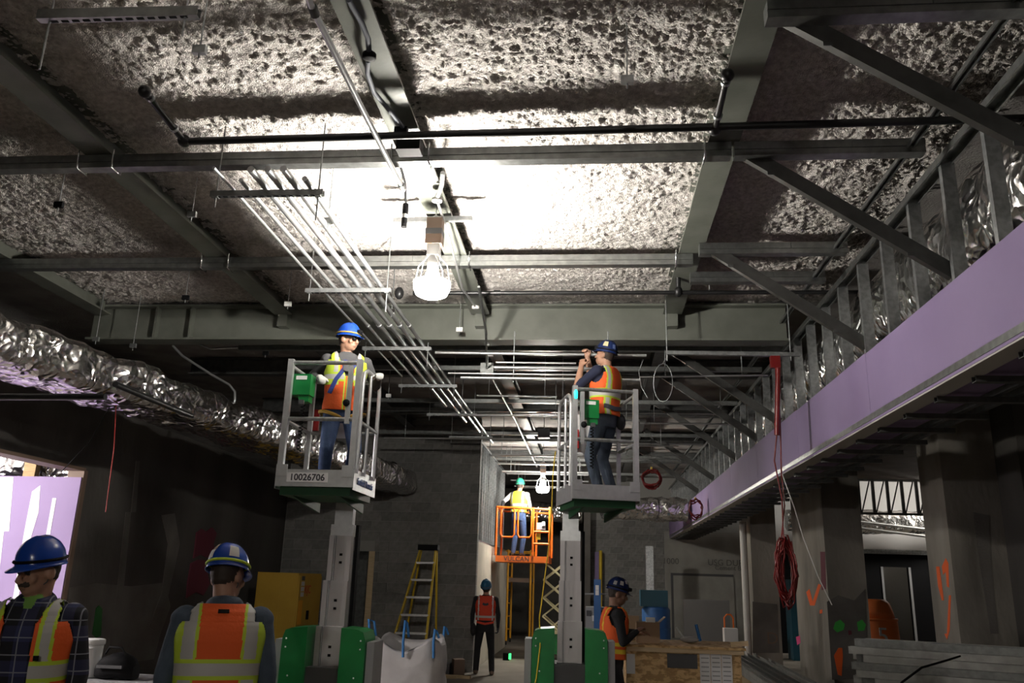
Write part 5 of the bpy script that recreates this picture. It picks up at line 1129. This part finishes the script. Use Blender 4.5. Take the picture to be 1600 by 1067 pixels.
for sd in (-1, 1):
    c = Vector((sd*.10,-.02,.70*.93)); MB().tube([c+Vector((.105*math.cos(a),.115*math.sin(a),.03*math.cos(a)*sd)) for a in [2*math.pi*k/20 for k in range(21)]], .016, 6).build('leg_strap', 'harness_tan', p3, local=True)
# worker on the second lift
p4, f4, s4 = person('worker in navy shirt on the beacon lift, reaching up to the cross conduits', (.13, 8.80, 2.535), D(238), .955, lean=-2, hyaw=4, hpitch=-14, lh=PY(908, 573, 8.78), rh=PY(918, 560, 9.0), lcurl=1.1, rcurl=1.1, feet=((-.11,.02),(.11,-.02)),
    shirt='navy_shirt', forearm='skin', pants='denim_grey', vest='std', vbottom=.93, vres=1.5, helmet='helmet_navy', voxel=.009, band='black', lamp='head_light', stickers=((math.pi*.06,.95,.55,'cream'),(math.pi*.35,1.1,.4,'ink_blue')), lpole=(.3,-.2,-1), rpole=(-.3,-.2,-1))
strap(p4, f4, [(.18,1.02),(.05,1.0),(-.1,1.02),(-.19,1.03)], 'strap_grey', 'tool_belt', .025, False, .04); strap(p4, f4, [(-.18,1.03),(0,.99),(.18,1.02)], 'strap_grey', 'tool_belt', .025, True, .04)
MB().ell(Vector((-.13,.12,.84)), (.07,.05,.09), 12).build('tool_pouch', 'dark_cloth', p4, local=True)
# worker looking up by the block wall
p5, f5, s5 = person('worker in red vest and dark trousers with head tipped back by the block wall end', (PY(757, 1000, 16.6).x, 16.6, 0), D(187), .955, lean=-2, hyaw=-12, hpitch=-24, rcurl=.8, lcurl=.8, feet=((-.16,.05),(.15,-.03)), shirt='dark_cloth', pants='dark_cloth', hand='grey_shirt',
    vest='red', vestm=('vest_red','vest_red','offwhite'), vbottom=1.02, helmet='helmet_teal', voxel=.012, boots='brown')
strap(p5, f5, [(-.05,1.345),(-.02,1.325),(.03,1.325),(.06,1.345)], 'ink', 'vest_emblem', .022, False, .024)
strap(p5, f5, [(-.17,.99),(0,.96),(.17,.99)], 'vest_red', 'tool_belt', .02, False, .03)
MB().ell(Vector((.22,.02,.80)), (.06,.08,.12), 12).build('tool_pouch', 'dark_cloth', p5, local=True)
# worker by the crate
p6, f6, s6 = person('worker in black shirt and striped vest looking down beside the plywood crate', (.215, 9.62, 0), D(98), .985, lean=4, hyaw=4, hpitch=14, lh=(.50, 10.0, 1.20), rh=(.48, 9.62, 1.22), lcurl=.4, rcurl=.4, feet=((-.12,.03),(.12,-.02)), shirt='dark_cloth', pants='dark_cloth', vest='waist',
    vestm=('vest_orange','vest_yellow','vest_silver'), vbottom=.96, helmet='helmet_navy', skin='skin_dark', hand='skin_dark', voxel=.009, stickers=((math.pi*1.02,1.0,.4,'offwhite'),(math.pi*.82,1.1,.36,'grey'),(math.pi*1.2,.8,.36,'offwhite')), band='black', lamp='black')
# worker in the orange basket
p7, f7, s7 = person('worker in bright yellow vest and green helmet in the orange basket', (-1.76, 20.25, 2.262), D(165), 1.02, lean=3, hyaw=8, hpitch=-4, lh=(-2.14, 20.0, 3.34), rh=(-1.45, 20.5, 3.2), feet=((-.1,0),(.1,0)), shirt='offwhite', forearm='dark_cloth', pants='denim', vest='std', vestm=('vest_yellow','vest_lime','vest_silver'), helmet='helmet_green', voxel=.012)
